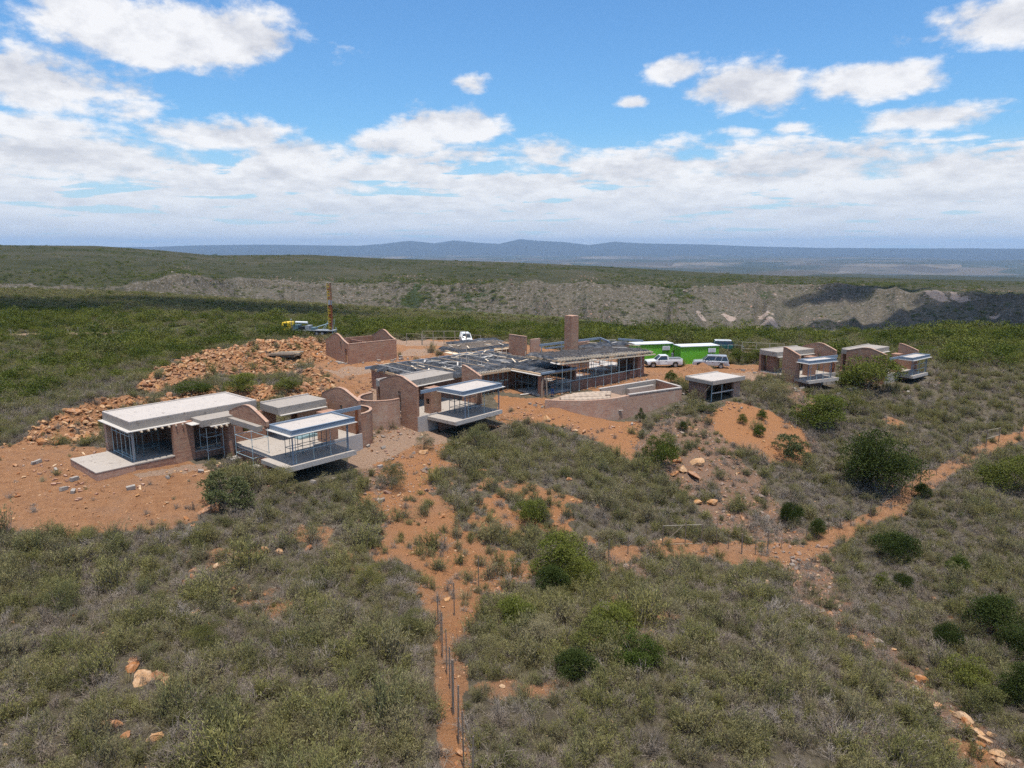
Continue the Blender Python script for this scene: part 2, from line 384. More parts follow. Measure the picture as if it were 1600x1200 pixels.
M['thicket'] = m_leaf('thicket_leaf', [(0.0, (0.045, 0.066, 0.013)), (0.3, (0.075, 0.098, 0.016)), (0.6, (0.110, 0.125, 0.024)), (0.85, (0.14, 0.150, 0.030)), (1.0, (0.115, 0.112, 0.045))], tip=(0.23, 0.245, 0.045), tipamt=0.45, vscale=0.07, vcol=(0.16, 0.165, 0.035))
M['dense'] = m_leaf('dense_leaf', [(0.0, (0.034, 0.050, 0.012)), (0.5, (0.044, 0.062, 0.014)), (1.0, (0.056, 0.072, 0.018))], tip=(0.10, 0.125, 0.028), tipamt=0.45, vscale=0.6, vcol=(0.07, 0.085, 0.024))
M['fresh'] = m_leaf('fresh_leaf', [(0.0, (0.060, 0.085, 0.016)), (1.0, (0.075, 0.10, 0.02))], tip=(0.14, 0.18, 0.035), tipamt=0.6)
M['protea'] = m_leaf('protea_leaf', [(0.0, (0.075, 0.090, 0.032)), (1.0, (0.10, 0.11, 0.045))], tip=(0.22, 0.22, 0.11), tipamt=0.5)

# ------------------------------------------------------------------ terrain heights
CTRL = [  # (pixel x, pixel y, height): the near hillside, read off the photograph
 (0,1200,.5),(300,1200,.8),(600,1200,1.0),(900,1200,.6),(1200,1200,-.4),(1420,1200,-1.8),(1540,1195,-3.6),(1600,1120,-4.2),
 (0,1000,-.3),(300,1000,.2),(560,1000,-.2),(700,1000,-1.0),(760,940,-2.3),(900,1010,-1.1),(1100,1010,-1.0),(1250,1010,-2.3),(1300,960,-4.0),(1420,1050,-4.3),(1600,960,-4.8),
 (0,850,-.4),(200,845,-.5),(350,850,-1.1),(500,850,-1.3),(640,860,-1.7),(750,880,-2.8),(930,870,-3.8),(1060,855,-4.7),(1200,860,-5.5),(1290,845,-5.7),(1400,800,-5.8),(1540,698,-5.2),(1600,672,-4.8),(1400,870,-5.7),(1550,800,-5.4),
 (330,770,-.5),(430,755,-.7),(500,745,-.8),(560,760,-1.4),(560,725,-1.1),(600,700,-.8),(640,690,-.8),(710,690,-1.3),(780,665,-1.2),(840,645,-.6),(900,685,-1.6),(866,632,.45),(885,642,-.3),(960,656,-1.8),(1000,665,-1.6),(1064,638,-1.0),(1120,632,-.7),(1200,690,-2.7),(1250,705,-3.7),(1050,745,-3.6),(1150,800,-4.9),(900,760,-2.3),(800,760,-1.8),(650,770,-1.6),
 (1240,597,-.8),(1290,604,-1.5),(1420,600,-1.5),(1370,765,-5.0),(1300,650,-2.4),(1470,620,-2.0),(1600,610,-2.0),(1330,690,-3.7),
 (0,760,0),(0,700,0),(100,680,0),(150,775,0),(250,745,-.1),(300,725,-.1),(50,600,0),(0,560,0),(200,560,0),(300,690,0),(400,640,0),(500,640,0),(560,590,0),(640,570,0),(620,640,-.1),(600,665,-.4),(720,540,0),(800,600,0),(860,610,0),(1000,590,0),(1010,575,0),(1100,575,0),(1150,570,0),(1190,585,-.2),(1060,560,0),(1250,560,-.3),(1450,570,-.6),(1600,560,-.6),
 (0,525,0),(300,530,0),(660,538,0),(900,530,0),(1160,548,0),(1400,540,-.4),(1600,530,-.6)]
_c = np.array([at(px, py, z) for px, py, z in CTRL])
_cx = _c[:, :2] / 50.0
def _phi(r2): return 0.5 * r2 * np.log(r2 + 1e-9)
_n = len(_c); _A = np.zeros((_n + 3, _n + 3))
_d2 = ((_cx[:, None] - _cx[None]) ** 2).sum(-1)
_A[:_n, :_n] = _phi(_d2) + np.eye(_n) * 0.0015
_A[:_n, _n] = 1; _A[:_n, _n + 1:] = _cx; _A[_n, :_n] = 1; _A[_n + 1:, :_n] = _cx.T
_w = np.linalg.solve(_A, np.concatenate([_c[:, 2], np.zeros(3)]))
def rbf(x, y):
    x = np.asarray(x, float).ravel() / 50.0; y = np.asarray(y, float).ravel() / 50.0
    out = np.empty(len(x))
    for i in range(0, len(x), 60000):
        xx, yy = x[i:i + 60000], y[i:i + 60000]
        r2 = (xx[:, None] - _cx[None, :, 0]) ** 2 + (yy[:, None] - _cx[None, :, 1]) ** 2
        out[i:i + 60000] = _phi(r2) @ _w[:_n] + _w[_n] + _w[_n + 1] * xx + _w[_n + 2] * yy
    return out
MOUNDS = []   # (x, y, height, radius)
for px, py, zr, h, r in [(262,598,1.4,1.3,4.6),(300,580,1.9,1.9,5.6),(345,565,2.3,2.2,6.4),(400,552,2.3,2.2,7.0),(450,545,2.1,2.0,7.0),(495,540,1.7,1.7,6.0),(500,585,1.2,1.4,4.2),(515,603,.9,1.2,3.5),(430,600,.6,.5,4.0),
                         (55,682,.4,.55,2.4),(95,668,.7,1.2,2.8),(135,655,.8,1.5,3.0),(170,648,.8,1.5,3.0),(215,640,.7,1.3,2.8),(270,630,.5,.8,2.8),(320,620,.4,.8,2.8),(380,616,.6,.9,3.0),(430,618,.6,1.0,3.0),(465,618,.4,.7,2.5),
                         (1085,584,.6,1.35,2.2),(1105,586,.5,1.0,1.9),(1066,590,.4,.5,2.2)]:
    p = at(px, py, zr * 0.6); MOUNDS.append((p[0], p[1], h, r))
EDGE = [(-400,443),(0,450),(200,456),(380,467),(540,477),(700,486),(880,496),(960,507),(1080,519),(1300,519),(1600,512),(2000,508)]
RIM = [(-400,425),(0,432),(150,437),(270,430),(400,444),(560,446),(640,444),(740,436),(900,436),(1040,448),(1180,441),(1340,446),(1480,452),(1600,458),(2000,460)]
CREST = [(-400,386),(0,383),(150,384),(250,391),(330,399),(480,398),(600,404),(800,410),(950,417),(1080,425),(1200,431),(1400,436),(1600,441),(2000,446)]
SKYL = [(-400,385.5),(0,385),(240,386),(300,383.5),(400,382),(480,383),(560,384),(600,381),(640,376),(680,380),(710,375.5),(745,379),(780,381),(812,373.5),(840,376),(880,378),(920,383),(960,377.5),(1000,380),(1050,381),(1100,382),(1180,385),(1300,387.5),(1600,388.5),(2000,388.5)]
def line_z(tab, pxs, r):
    py = np.interp(pxs, [a for a, b in tab], [b for a, b in tab])
    u = (pxs - 800) / F_PX; v = (600 - py) / F_PX
    dy = CP + v * SP; dz = -SP + v * CP
    return CAM_H + r * dz / np.hypot(u, dy)
def sstep(x, a, b):
    t = np.clip((x - a) / (b - a), 0, 1); return t * t * (3 - 2 * t)
def height(x, y, micro=True):
    x = np.asarray(x, float).ravel(); y = np.asarray(y, float).ravel()
    r = np.hypot(x, y)
    fx = np.where(y > 1e-3, x / np.maximum(y, 1e-3), np.sign(x) * 99)
    pxs = np.clip(800 + F_PX * fx / CP, -400, 2000)
    z = np.zeros_like(r)
    near = r < 175
    if near.any():
        zz = rbf(x[near], y[near])
        lim = np.clip(zz, -6.6, 1.6)
        z[near] = lim
        for mx, my, h, rad in MOUNDS:
            q = ((x[near] - mx) ** 2 + (y[near] - my) ** 2) / (rad * rad)
            z[near] += h * np.exp(-q * 1.6) * (1 + 0.35 * fbm(x[near] * 0.7, y[near] * 0.7, 5, 3))
    # flat behind and beside the picture
    side = sstep(np.abs(fx) * (y > 0) + 9.0 * (y <= 0), 0.95, 1.6)
    z = z * (1 - side) + (-1.5) * side * (r < 175) + 0
    re = np.interp(pxs, [0, 300, 540, 880, 1080, 1300, 1600], [300, 262, 232, 200, 168, 170, 185])
    ze = line_z(EDGE, pxs, re)
    f = sstep(r, 105, 150)
    plat = ze * sstep(r, 120, re)
    z = z * (1 - f) + plat * f
    zr = line_z(RIM, pxs, 740.0); zc = line_z(CREST, pxs, 1300.0); zm = line_z(SKYL, pxs, 20000.0)
    gul = fbm(x / 130.0, y / 130.0, 31, 4)
    rimr = 740 + 120 * fbm(pxs / 210.0, pxs * 0, 33, 3)
    def seg(a, b, za, zb, z):
        t = np.clip((r - a) / (b - a), 0, 1); t2 = t * t * (3 - 2 * t)
        return np.where(r > a, za + (zb - za) * t2, z)
    far = r > 120
    zv = -70.0
    z = seg(re, re + 70, ze, ze - 26, z)
    z = seg(re + 70, 430, ze - 26, zv, z)
    t = np.clip((r - 430) / (rimr - 430), 0, 1)
    z = np.where(r > 430, zv + (zr - zv) * (.90 * t ** 0.9 + .10 * sstep(t, .955, .985)), z)
    z = np.where(r > rimr, zr + (zc - zr) * np.clip((r - rimr) / (1300 - rimr), 0, 1) ** 0.8, z)
    slope_band = np.clip(np.minimum((r - 430) / 60, (900 - r) / 120), 0, 1)
    z = z + slope_band * gul * 15.0 * (1 - .6 * sstep(r, rimr - 90, rimr - 10))
    z = z - slope_band * (1 - .7 * sstep(r, rimr - 60, rimr)) * 30.0 * np.abs(fbm(pxs / 62.0, r / 420.0, 37, 3)) ** .8
    z = z + np.clip((r - 900) / 200, 0, 1) * np.clip((1250 - r) / 100, 0, 1) * gul * 4
    z = np.where(r > 1300, zc + (-240 - zc) * sstep(r, 1300, 2600), z)
    # canyon country and plain
    pl = -265 + 70 * sstep(fbm(x / 2200.0, y / 2200.0, 51, 4), -0.2, 0.25) + 14 * fbm(x / 600.0, y / 600.0, 52, 3)
    # a lower bench with cliffs beyond the right-hand hill
    bench = sstep(pxs, 1080, 1300) * sstep(r, 2050, 2250) * (1 - sstep(r, 3600, 4300))
    pl = pl * (1 - bench) + bench * (-112 + 16 * fbm(x / 420.0, y / 420.0, 57, 3))
    k = sstep(r, 1900, 2700); z = np.where(r > 1900, z * (1 - k) + pl * k, z)
    ridge = np.exp(-((r - 20000) / 1900.0) ** 2)
    fl = sstep(r, 24000, 30000)
    z = z * (1 - ridge) + ridge * (zm + 7 * fbm(x / 600.0, y / 600.0, 61, 3)) * 1.0
    if micro:
        m = np.clip((r - 8) / 6, 0, 1) * np.clip((200 - r) / 60, 0, 1)
        z = z + m * (0.16 * fbm(x * 0.5, y * 0.5, 3, 3) + 0.05 * fbm(x * 2.2, y * 2.2, 4, 2))
    return z
def gz(x, y): return float(height([x], [y])[0])
_T = np.concatenate([np.geomspace(12, 60, 420), np.geomspace(60.2, 330, 460)])
_hit_cache = {}
def hit(px, py):
    """where the sight line through a pixel of the photograph meets the ground"""
    k = (round(px, 1), round(py, 1))
    if k in _hit_cache: return _hit_cache[k]
    d = ray(px, py); d = d / np.linalg.norm(d)
    X, Y, Z = d[0] * _T, d[1] * _T, CAM_H + d[2] * _T
    g = height(X, Y); s = Z - g
    i = np.argmax(s < 0)
    if s[i] >= 0: i = len(_T) - 1
    a, b = s[i - 1], s[i]; f = a / (a - b) if a != b else 0
    t = _T[i - 1] + (_T[i] - _T[i - 1]) * f
    p = (float(d[0] * t), float(d[1] * t)); p = p + (gz(*p),)
    _hit_cache[k] = p; return p

# ------------------------------------------------------------------ zones on the ground (traced, then fixed in plan)
def zone(pts): return np.array([hit(*p)[:2] for p in pts])
def inside(poly, x, y):
    n = len(poly); c = np.zeros(len(x), bool); j = n - 1
    for i in range(n):
        xi, yi = poly[i]; xj, yj = poly[j]
        cond = ((yi > y) != (yj > y)) & (x < (xj - xi) * (y - yi) / (yj - yi + 1e-12) + xi)
        c ^= cond; j = i
    return c
def near_line(pts, x, y, w):
    best = np.full(len(x), 1e9)
    for (ax, ay), (bx, by) in zip(pts[:-1], pts[1:]):
        dx, dy = bx - ax, by - ay; t = np.clip(((x - ax) * dx + (y - ay) * dy) / (dx * dx + dy * dy + 1e-9), 0, 1)
        best = np.minimum(best, np.hypot(x - ax - t * dx, y - ay - t * dy))
    return 1 - sstep(best, w * 0.6, w * 1.4)
Z_ORANGE = [zone(p) for p in [
 [(-60,700),(50,690),(160,700),(250,700),(330,735),(330,790),(300,815),(230,832),(100,838),(-60,828)],
 [(480,560),(520,540),(620,532),(760,530),(860,545),(1000,560),(1070,568),(1215,572),(1210,588),(1150,600),(1060,602),(900,612),(860,618),(700,610),(600,640),(560,640),(520,600)],
 [(770,618),(850,622),(905,648),(1010,655),(1000,690),(985,720),(930,690),(880,668),(830,660),(780,658)],
 [(1100,650),(1140,628),(1200,640),(1250,668),(1285,700),(1240,728),(1190,720),(1130,690)],
 [(578,830),(612,795),(645,745),(688,775),(722,825),(800,885),(804,908),(742,945),(718,1010),(710,1100),(728,1260),(694,1260),(686,1080),(684,985),(668,905),(618,865)],
 [(620,720),(660,690),(690,700),(680,760),(650,780),(620,760)],
 [(640,690),(700,690),(690,700),(650,730),(600,735)],
 [(770,775),(790,770),(800,790),(790,810),(772,800)], [(860,800),(890,798),(895,815),(870,825)],
 [(925,885),(950,855),(1040,842),(1150,850),(1230,850),(1290,838),(1290,862),(1230,885),(1100,874),(1000,868),(945,893)],
]]
Z_PALE = [zone(p) for p in [
 [(545,735),(560,700),(590,680),(650,660),(700,680),(690,690),(640,700),(610,715),(580,735)],
 [(205,745),(310,721),(326,730),(215,752)],
 [(510,578),(540,572),(585,576),(580,583),(530,590)], [(600,528),(640,532),(760,535),(740,541),(640,541)],
 [(570,615),(600,590),(612,610),(596,660),(582,640)], [(640,545),(690,545),(660,556),(620,556)], [(1130,585),(1200,580),(1195,592),(1130,596)]]]
Z_ROCKY = [zone(p) for p in [
 [(990,690),(1050,650),(1110,655),(1130,690),(1180,740),(1230,800),(1260,840),(1200,850),(1130,840),(1090,790),(1040,745),(1000,730)],
 [(560,730),(640,700),(650,760),(610,800),(560,790)], [(650,690),(690,690),(690,770),(650,770)],
 [(1200,840),(1290,850),(1330,960),(1290,985),(1240,930)], [(940,885),(1010,880),(1010,905),(950,905)],
 [(1240,600),(1290,640),(1250,650),(1215,600)], [(895,606),(1000,588),(1020,594),(930,610)], [(560,640),(600,640),(640,668),(620,690),(585,690)]]]
L_PATH = [zone(p) for p in [[(1270,850),(1340,822),(1400,790),(1450,752),(1520,712),(1570,690),(1640,668)], [(1300,965),(1350,1000),(1420,1060),(1480,1112),(1540,1165),(1600,1215)], [(700,950),(694,985),(698,1050),(702,1110),(711,1180),(722,1270)]]]
L_ROAD = [zone(p) for p in [[(-80,524),(40,523),(100,522),(180,521)], [(430,533),(560,534),(640,536),(740,537)], [(1160,552),(1230,556)]]]
HEAP = [zone(p) for p in [
 [(212,612),(240,582),(300,556),(335,545),(420,531),(508,527),(512,560),(480,576),(522,596),(532,612),(500,622),(470,620),(478,600),(450,584),(340,584),(290,602),(250,612)],
 [(30,692),(60,662),(130,634),(165,625),(230,624),(345,607),(345,622),(230,642),(155,655),(155,688),(60,696)],
 [(352,612),(400,602),(475,608),(480,624),(400,630),(356,622)]]]
HOUSES = []    # plan rectangles kept clear of plants: (origin, angle, u0, u1, v0, v1)
RAGGED = zone([(555,700),(690,720),(790,745),(930,785),(935,860),(840,900),(745,965),(640,925),(575,870),(545,790)])
def masks(x, y):
    x = np.asarray(x, float); y = np.asarray(y, float)
    jx = x + 1.1 * fbm(x * 0.45, y * 0.45, 71, 4); jy = y + 1.1 * fbm(x * 0.45, y * 0.45, 72, 4)
    ora = np.zeros(len(x)); pal = np.zeros(len(x)); roc = np.zeros(len(x))
    for p in Z_ORANGE: ora = np.maximum(ora, inside(p, jx, jy))
    for p in HEAP: ora = np.maximum(ora, inside(p, jx, jy))
    for p in Z_PALE: pal = np.maximum(pal, inside(p, jx, jy))
    for p in Z_ROCKY: roc = np.maximum(roc, inside(p, jx, jy))
    pth = near_line(L_PATH[0], jx, jy, .95); ora = np.maximum(ora, pth); ora = np.maximum(ora, near_line(L_PATH[2], x, y, .5)); roc = np.maximum(roc, near_line(L_PATH[1], jx, jy, 1.0))
    for l, w in zip(L_ROAD, (1.8, 2.2, 1.6)): pal = np.maximum(pal, near_line(l, jx, jy, w))
    # orange earth showing through between the bushes
    pat = sstep(fbm(x * 0.16, y * 0.16, 75, 4), 0.33, 0.55) * (np.hypot(x, y) < 100)
    ora = np.maximum(ora, pat * 0.8)
    rg_ = inside(RAGGED, jx, jy); ora = np.maximum(ora, rg_ * sstep(fbm(x * .55, y * .55, 77, 4), -.05, .12))
    return ora, pal, roc
def in_house(x, y, pad=0.2):
    c = np.zeros(len(x), bool)
    for (ox, oy), a, u0, u1, v0, v1 in HOUSES:
        dx, dy = x - ox, y - oy; u = dx * math.cos(a) + dy * math.sin(a); v = -dx * math.sin(a) + dy * math.cos(a)
        c |= (u > u0 - pad) & (u < u1 + pad) & (v > v0 - pad) & (v < v1 + pad)
    return c

# ------------------------------------------------------------------ ground materials
def _ground(t, bs):
    p = wpos(t)
    zc = attr(t, 'zones').outputs['Color']; s = t.add('ShaderNodeSeparateColor'); t.l.new(zc, s.inputs[0])
    ora, pal, roc = s.outputs[0], s.outputs[1], s.outputs[2]
    far = attr(t, 'belt').outputs['Fac']
    n0 = t.noise(p, 0.25, 5, 0.6); n1 = t.noise(p, 1.3, 7, 0.68); n2 = t.noise(p, 7.0, 6, 0.7); n3 = t.noise(p, 28.0, 4, 0.65)
    litter = t.ramp(n1, [(0.25, (0.065, 0.052, 0.032)), (0.45, (0.120, 0.098, 0.066)), (0.6, (0.155, 0.128, 0.09)), (0.8, (0.16, 0.095, 0.055))])
    litter = t.mix(t.math('MULTIPLY', t.smooth(n2, 0.5, 0.75), 0.6), litter, (0.21, 0.185, 0.15))
    green = t.ramp(n1, [(0.3, (0.070, 0.080, 0.024)), (0.6, (0.105, 0.112, 0.036)), (0.8, (0.135, 0.13, 0.05))])
    litter = t.mix(far, litter, green)
    soil = t.ramp(n1, [(0.25, (0.21, 0.088, 0.036)), (0.45, (0.33, 0.148, 0.062)), (0.58, (0.40, 0.19, 0.084)), (0.78, (0.31, 0.165, 0.088))])
    rust = t.mix(t.smooth(n2, 0.35, 0.7), (0.35, 0.135, 0.045), (0.45, 0.21, 0.082))
    soil = t.mix(t.math('MULTIPLY', attr(t, 'zones').outputs['Alpha'], 0.8), soil, rust)
    soil = t.mix(t.math('MULTIPLY', t.smooth(n0, 0.45, 0.7), 0.5), soil, (0.30, 0.175, 0.11))
    soil = t.mix(t.math('MULTIPLY', t.smooth(n3, 0.54, 0.64), 0.8), soil, (0.42, 0.265, 0.165))
    soil = t.mix(t.math('MULTIPLY', t.smooth(n2, 0.54, 0.66), 0.7), soil, (0.18, 0.072, 0.034))
    soil = t.mix(0.22, soil, (0.30, 0.19, 0.12))
    pale = t.ramp(n2, [(0.3, (0.27, 0.165, 0.105)), (0.55, (0.36, 0.24, 0.165)), (0.75, (0.45, 0.335, 0.25))])
    grav = t.ramp(n2, [(0.25, (0.12, 0.068, 0.042)), (0.45, (0.25, 0.145, 0.092)), (0.6, (0.215, 0.155, 0.115)), (0.78, (0.40, 0.285, 0.205))])
    grav = t.mix(t.math('MULTIPLY', t.smooth(n1, 0.5, 0.7), 0.5), grav, (0.27, 0.13, 0.07))
    edge = t.math('ADD', t.math('MULTIPLY', t.math('SUBTRACT', n2, 0.5), 1.2), t.math('MULTIPLY', t.math('SUBTRACT', n1, 0.5), 1.0))
    c = t.mix(t.smooth(t.math('ADD', roc, edge), 0.35, 0.65), litter, grav)
    c = t.mix(t.smooth(t.math('ADD', ora, edge), 0.35, 0.65), c, soil)
    c = t.mix(t.smooth(t.math('ADD', pal, edge), 0.35, 0.65), c, pale)
    bump(t, bs, t.math('ADD', t.math('ADD', n1, t.math('MULTIPLY', n2, 0.6)), t.math('MULTIPLY', n3, 0.5)), 0.22, 0.9)
    return c
M['ground'] = mat('ground', _ground, rough=0.95, spec=0.1)
def _hills(t, bs):
    p = wpos(t)
    zc = attr(t, 'zones').outputs['Color']; s = t.add('ShaderNodeSeparateColor'); t.l.new(zc, s.inputs[0])
    rock, scar, bush = s.outputs[0], s.outputs[1], s.outputs[2]
    n0 = t.noise(p, 0.006, 5, 0.6); n1 = t.noise(p, 0.03, 7, 0.65); n2 = t.noise(p, 0.16, 6, 0.7); n3 = t.noise(p, 0.5, 3, 0.7)
    v = t.add('ShaderNodeTexVoronoi'); t.put(v.inputs['Vector'], p); v.inputs['Scale'].default_value = 0.16; v.inputs['Randomness'].default_value = 1.0
    spots = t.smooth(v.outputs['Distance'], 0.42, 0.18)
    grass = t.ramp(n1, [(0.28, (0.024, 0.026, 0.010)), (0.5, (0.042, 0.043, 0.018)), (0.7, (0.060, 0.056, 0.028))])
    grass = t.mix(t.math('MULTIPLY', t.smooth(n0, 0.42, 0.65), 0.55), grass, (0.082, 0.070, 0.046))
    grass = t.mix(t.math('MULTIPLY', t.smooth(n2, 0.5, 0.7), 0.5), grass, (0.055, 0.06, 0.02))
    stone = t.ramp(n1, [(0.3, (0.052, 0.046, 0.029)), (0.5, (0.104, 0.087, 0.062)), (0.7, (0.074, 0.070, 0.041))])
    stone = t.mix(t.math('MULTIPLY', t.smooth(n3, 0.52, 0.64), 0.75), stone, (0.22, 0.19, 0.165))
    stone = t.mix(t.math('MULTIPLY', spots, t.math('MULTIPLY', t.smooth(n1, 0.35, 0.6), 0.8)), stone, (0.030, 0.034, 0.017))
    c = t.mix(t.smooth(t.math('ADD', rock, t.math('MULTIPLY', t.math('SUBTRACT', n2, 0.5), 1.3)), 0.3, 0.7), grass, stone)
    c = t.mix(t.smooth(t.math('ADD', bush, t.math('MULTIPLY', t.math('SUBTRACT', n2, 0.5), 1.6)), 0.45, 0.6), c, (0.038, 0.050, 0.020))
    c = t.mix(t.smooth(t.math('ADD', scar, t.math('MULTIPLY', t.math('SUBTRACT', n2, 0.5), 1.2)), 0.45, 0.6), c, t.mix(n3, (0.26, 0.17, 0.13), (0.36, 0.31, 0.26)))
    bump(t, bs, t.math('ADD', n1, t.math('MULTIPLY', n2, 0.35)), 9.0, 0.7)
    return c
M['hills'] = mat('hills', _hills, rough=0.95, spec=0.08)
def _plain(t, bs):
    p = wpos(t)
    n = t.noise(p, 0.0006, 6, 0.6); n2 = t.noise(p, 0.004, 5, 0.65)
    v = t.add('ShaderNodeTexVoronoi'); t.put(v.inputs['Vector'], p); v.inputs['Scale'].default_value = 0.0016
    fld = t.ramp(t.sep(v.outputs['Color'])[0], [(0.0, (0.075, 0.06, 0.04)), (0.35, (0.11, 0.088, 0.06)), (0.6, (0.045, 0.05, 0.028)), (0.8, (0.15, 0.12, 0.085)), (1.0, (0.11, 0.11, 0.05))], 'CONSTANT')
    wild = t.ramp(n2, [(0.3, (0.025, 0.03, 0.018)), (0.6, (0.045, 0.048, 0.028)), (0.8, (0.08, 0.068, 0.045))])
    return t.mix(t.smooth(n, 0.46, 0.56), wild, fld)
M['plain'] = mat('plain', _plain, rough=0.95, spec=0.05)
M['mountain'] = m_plain('mountain', (0.035, 0.036, 0.032), 0.35, 0.0015, rough=0.95, spec=0.05)

def build_ground():
    rs = np.concatenate([[0.4, 4, 8, 11], np.geomspace(13.5, 125, 430), np.geomspace(127, 425, 105), np.geomspace(430, 1500, 175), np.geomspace(1520, 2500, 26),
                         np.geomspace(2600, 15800, 110), np.linspace(16000, 25000, 44), np.geomspace(25500, 29000, 6)])
    az = np.concatenate([np.linspace(-math.pi, -0.80, 26)[:-1], np.linspace(-0.80, -0.68, 14)[:-1], np.linspace(-0.68, 0.68, 520), np.linspace(0.68, 0.80, 14)[1:], np.linspace(0.80, math.pi, 26)[1:-1]])
    na = len(az); AZ, R = np.meshgrid(az, rs)
    X = R * np.sin(AZ); Y = R * np.cos(AZ)
    Z = height(X, Y).reshape(X.shape)
    cuts = [0, 4 + 430 + 105 - 1, 4 + 430 + 105 + 175 + 26 - 1, 4 + 430 + 105 + 175 + 26 + 110, len(rs) - 1]
    names = ['ground', 'hills', 'plain', 'mountains']; mats = [M['ground'], M['hills'], M['plain'], M['mountain']]
    for nm, mt, a, b in zip(names, mats, cuts[:-1], cuts[1:]):
        sl = slice(a, b + 1); x, y, z = X[sl].ravel(), Y[sl].ravel(), Z[sl].ravel()
        nr = b + 1 - a
        i = np.arange(nr - 1)[:, None] * na; j = np.arange(na)[None]; jn = (j + 1) % na
        quads = np.stack([(i + j), (i + jn), (i + na + jn), (i + na + j)], -1).reshape(-1, 4)[:, ::-1]
        me = bpy.data.meshes.new(nm)
        me.vertices.add(len(x)); me.vertices.foreach_set('co', np.stack([x, y, z], 1).astype(np.float32).ravel())
        me.loops.add(quads.size); me.loops.foreach_set('vertex_index', quads.astype(np.int32).ravel())
        me.polygons.add(len(quads)); me.polygons.foreach_set('loop_start', np.arange(0, quads.size, 4, dtype=np.int32))
        me.polygons.foreach_set('use_smooth', np.ones(len(quads), bool))
        col = np.zeros((len(x), 4), np.float32); col[:, 3] = 1
        r = np.hypot(x, y)
        if nm == 'ground':
            k = r < 170
            o, p, g = masks(x[k], y[k]); col[k, 0] = o; col[k, 1] = p; col[k, 2] = g
            ru = np.zeros(k.sum())
            for q in (2, 3, 4, 5, 7, 8): ru = np.maximum(ru, inside(Z_ORANGE[q], x[k], y[k]))
            ru = np.maximum(ru, inside(RAGGED, x[k], y[k]))
            col[:, 3] = 0; col[k, 3] = ru
            belt = me.attributes.new('belt', 'FLOAT', 'POINT'); belt.data.foreach_set('value', sstep(r, 122, 165).astype(np.float32))
        if nm == 'hills':
            pxs = 800 + F_PX * np.where(y > 1, x / np.maximum(y, 1), 9) / CP
            py = 600 - F_PX * (y * SP + (z - CAM_H) * CP) / np.maximum(y * CP - (z - CAM_H) * SP, 1)
            rimp = np.interp(pxs, [a for a, b in RIM], [b for a, b in RIM])
            rimr = 740 + 120 * fbm(np.clip(pxs, -400, 2000) / 210.0, pxs * 0, 33, 3)
            col[:, 0] = (1 - sstep(r, rimr - 5, rimr + 30)) * (.8 + .2 * sstep(pxs, 60, 330))
            col[:, 0] *= 0.62 + 0.38 * sstep(fbm(x / 90, y / 90, 81, 3), -0.4, 0.0)
            for sx, sy, wx, wy in SCARS: col[:, 1] = np.maximum(col[:, 1], np.exp(-((x - sx) / wx) ** 2 - ((y - sy) / wy) ** 2))
            bu = sstep(fbm(x / 60, y / 60, 83, 4), 0.28, 0.5) * 0.55
            for sx, sy, wx, wy in BUSHY: bu = np.maximum(bu, np.exp(-((x - sx) / wx) ** 2 - ((y - sy) / wy) ** 2) * (.75 + 1.3 * fbm(x / 26, y / 26, 85, 3)))
            col[:, 2] = bu
        at_ = me.attributes.new('zones', 'FLOAT_COLOR', 'POINT'); at_.data.foreach_set('color', col.ravel())
        me.materials.append(mt); me.update(); me.validate()
        tag(obj(nm, me), kind='structure')
def hill_pt(px, py):
    d = ray(px, py); d = d / math.hypot(d[0], d[1]); T = np.linspace(440, 1400, 500)
    s = CAM_H + d[2] * T - height(d[0] * T, d[1] * T, False); i = int(np.argmax(s < 0)); t = T[max(i, 1)]
    return (d[0] * t, d[1] * t)
SCARS = [hill_pt(px, py) + (wx, wy) for px, py, wx, wy in [(1203,500,9,22),(1198,490,6,16),(1455,455,8,10),(1470,462,7,14),(1500,470,7,14),(1140,498,8,10),(1095,495,5,8),(1550,497,8,8)]]
BUSHY = [hill_pt(px, py) + (wx, wy) for px, py, wx, wy in [(655,465,22,60),(730,468,26,60),(690,450,26,30),(1335,445,30,16),(1060,455,14,30)]]
build_ground()

# ------------------------------------------------------------------ plant and rock templates (linked nowhere until copied or scattered)
def unit(v): return v / np.maximum(np.linalg.norm(v, axis=-1, keepdims=True), 1e-9)
def leaf_mesh(name, P, D, L, W, tone, material, twigs=None):
    """P base points, D directions, L lengths, W widths: one diamond leaf each; twigs = (A, B, radius) thin triangles of wood"""
    n = len(P); side = unit(np.cross(D, rng.normal(size=(n, 3))))
    mid = P + D * (L * 0.5)[:, None]
    V = np.stack([P, mid + side * (W / 2)[:, None], P + D * L[:, None], mid - side * (W / 2)[:, None]], 1).reshape(-1, 3)
    T = np.repeat(tone, 4); F4 = np.arange(4 * n).reshape(n, 4)
    faces = [tuple(f) for f in F4]
    if twigs is not None:
        A, B, rad = twigs; m = len(A); d = unit(B - A); s1 = unit(np.cross(d, rng.normal(size=(m, 3)))); s2 = np.cross(d, s1)
        base = len(V)
        tv = np.stack([A + s1 * rad[:, None], A - s1 * (rad * .5)[:, None] + s2 * (rad * .86)[:, None], A - s1 * (rad * .5)[:, None] - s2 * (rad * .86)[:, None], B], 1).reshape(-1, 3)
        V = np.concatenate([V, tv]); T = np.concatenate([T, np.zeros(4 * m)])
        for i in range(m):
            b = base + 4 * i; faces += [(b, b + 1, b + 3), (b + 1, b + 2, b + 3), (b + 2, b, b + 3)]
    me = bpy.data.meshes.new(name); me.from_pydata(V.tolist(), [], [tuple(int(k) for k in f) for f in faces])
    a = me.attributes.new('tone', 'FLOAT', 'POINT'); a.data.foreach_set('value', T.astype(np.float32))
    me.materials.append(material); me.update(); return me
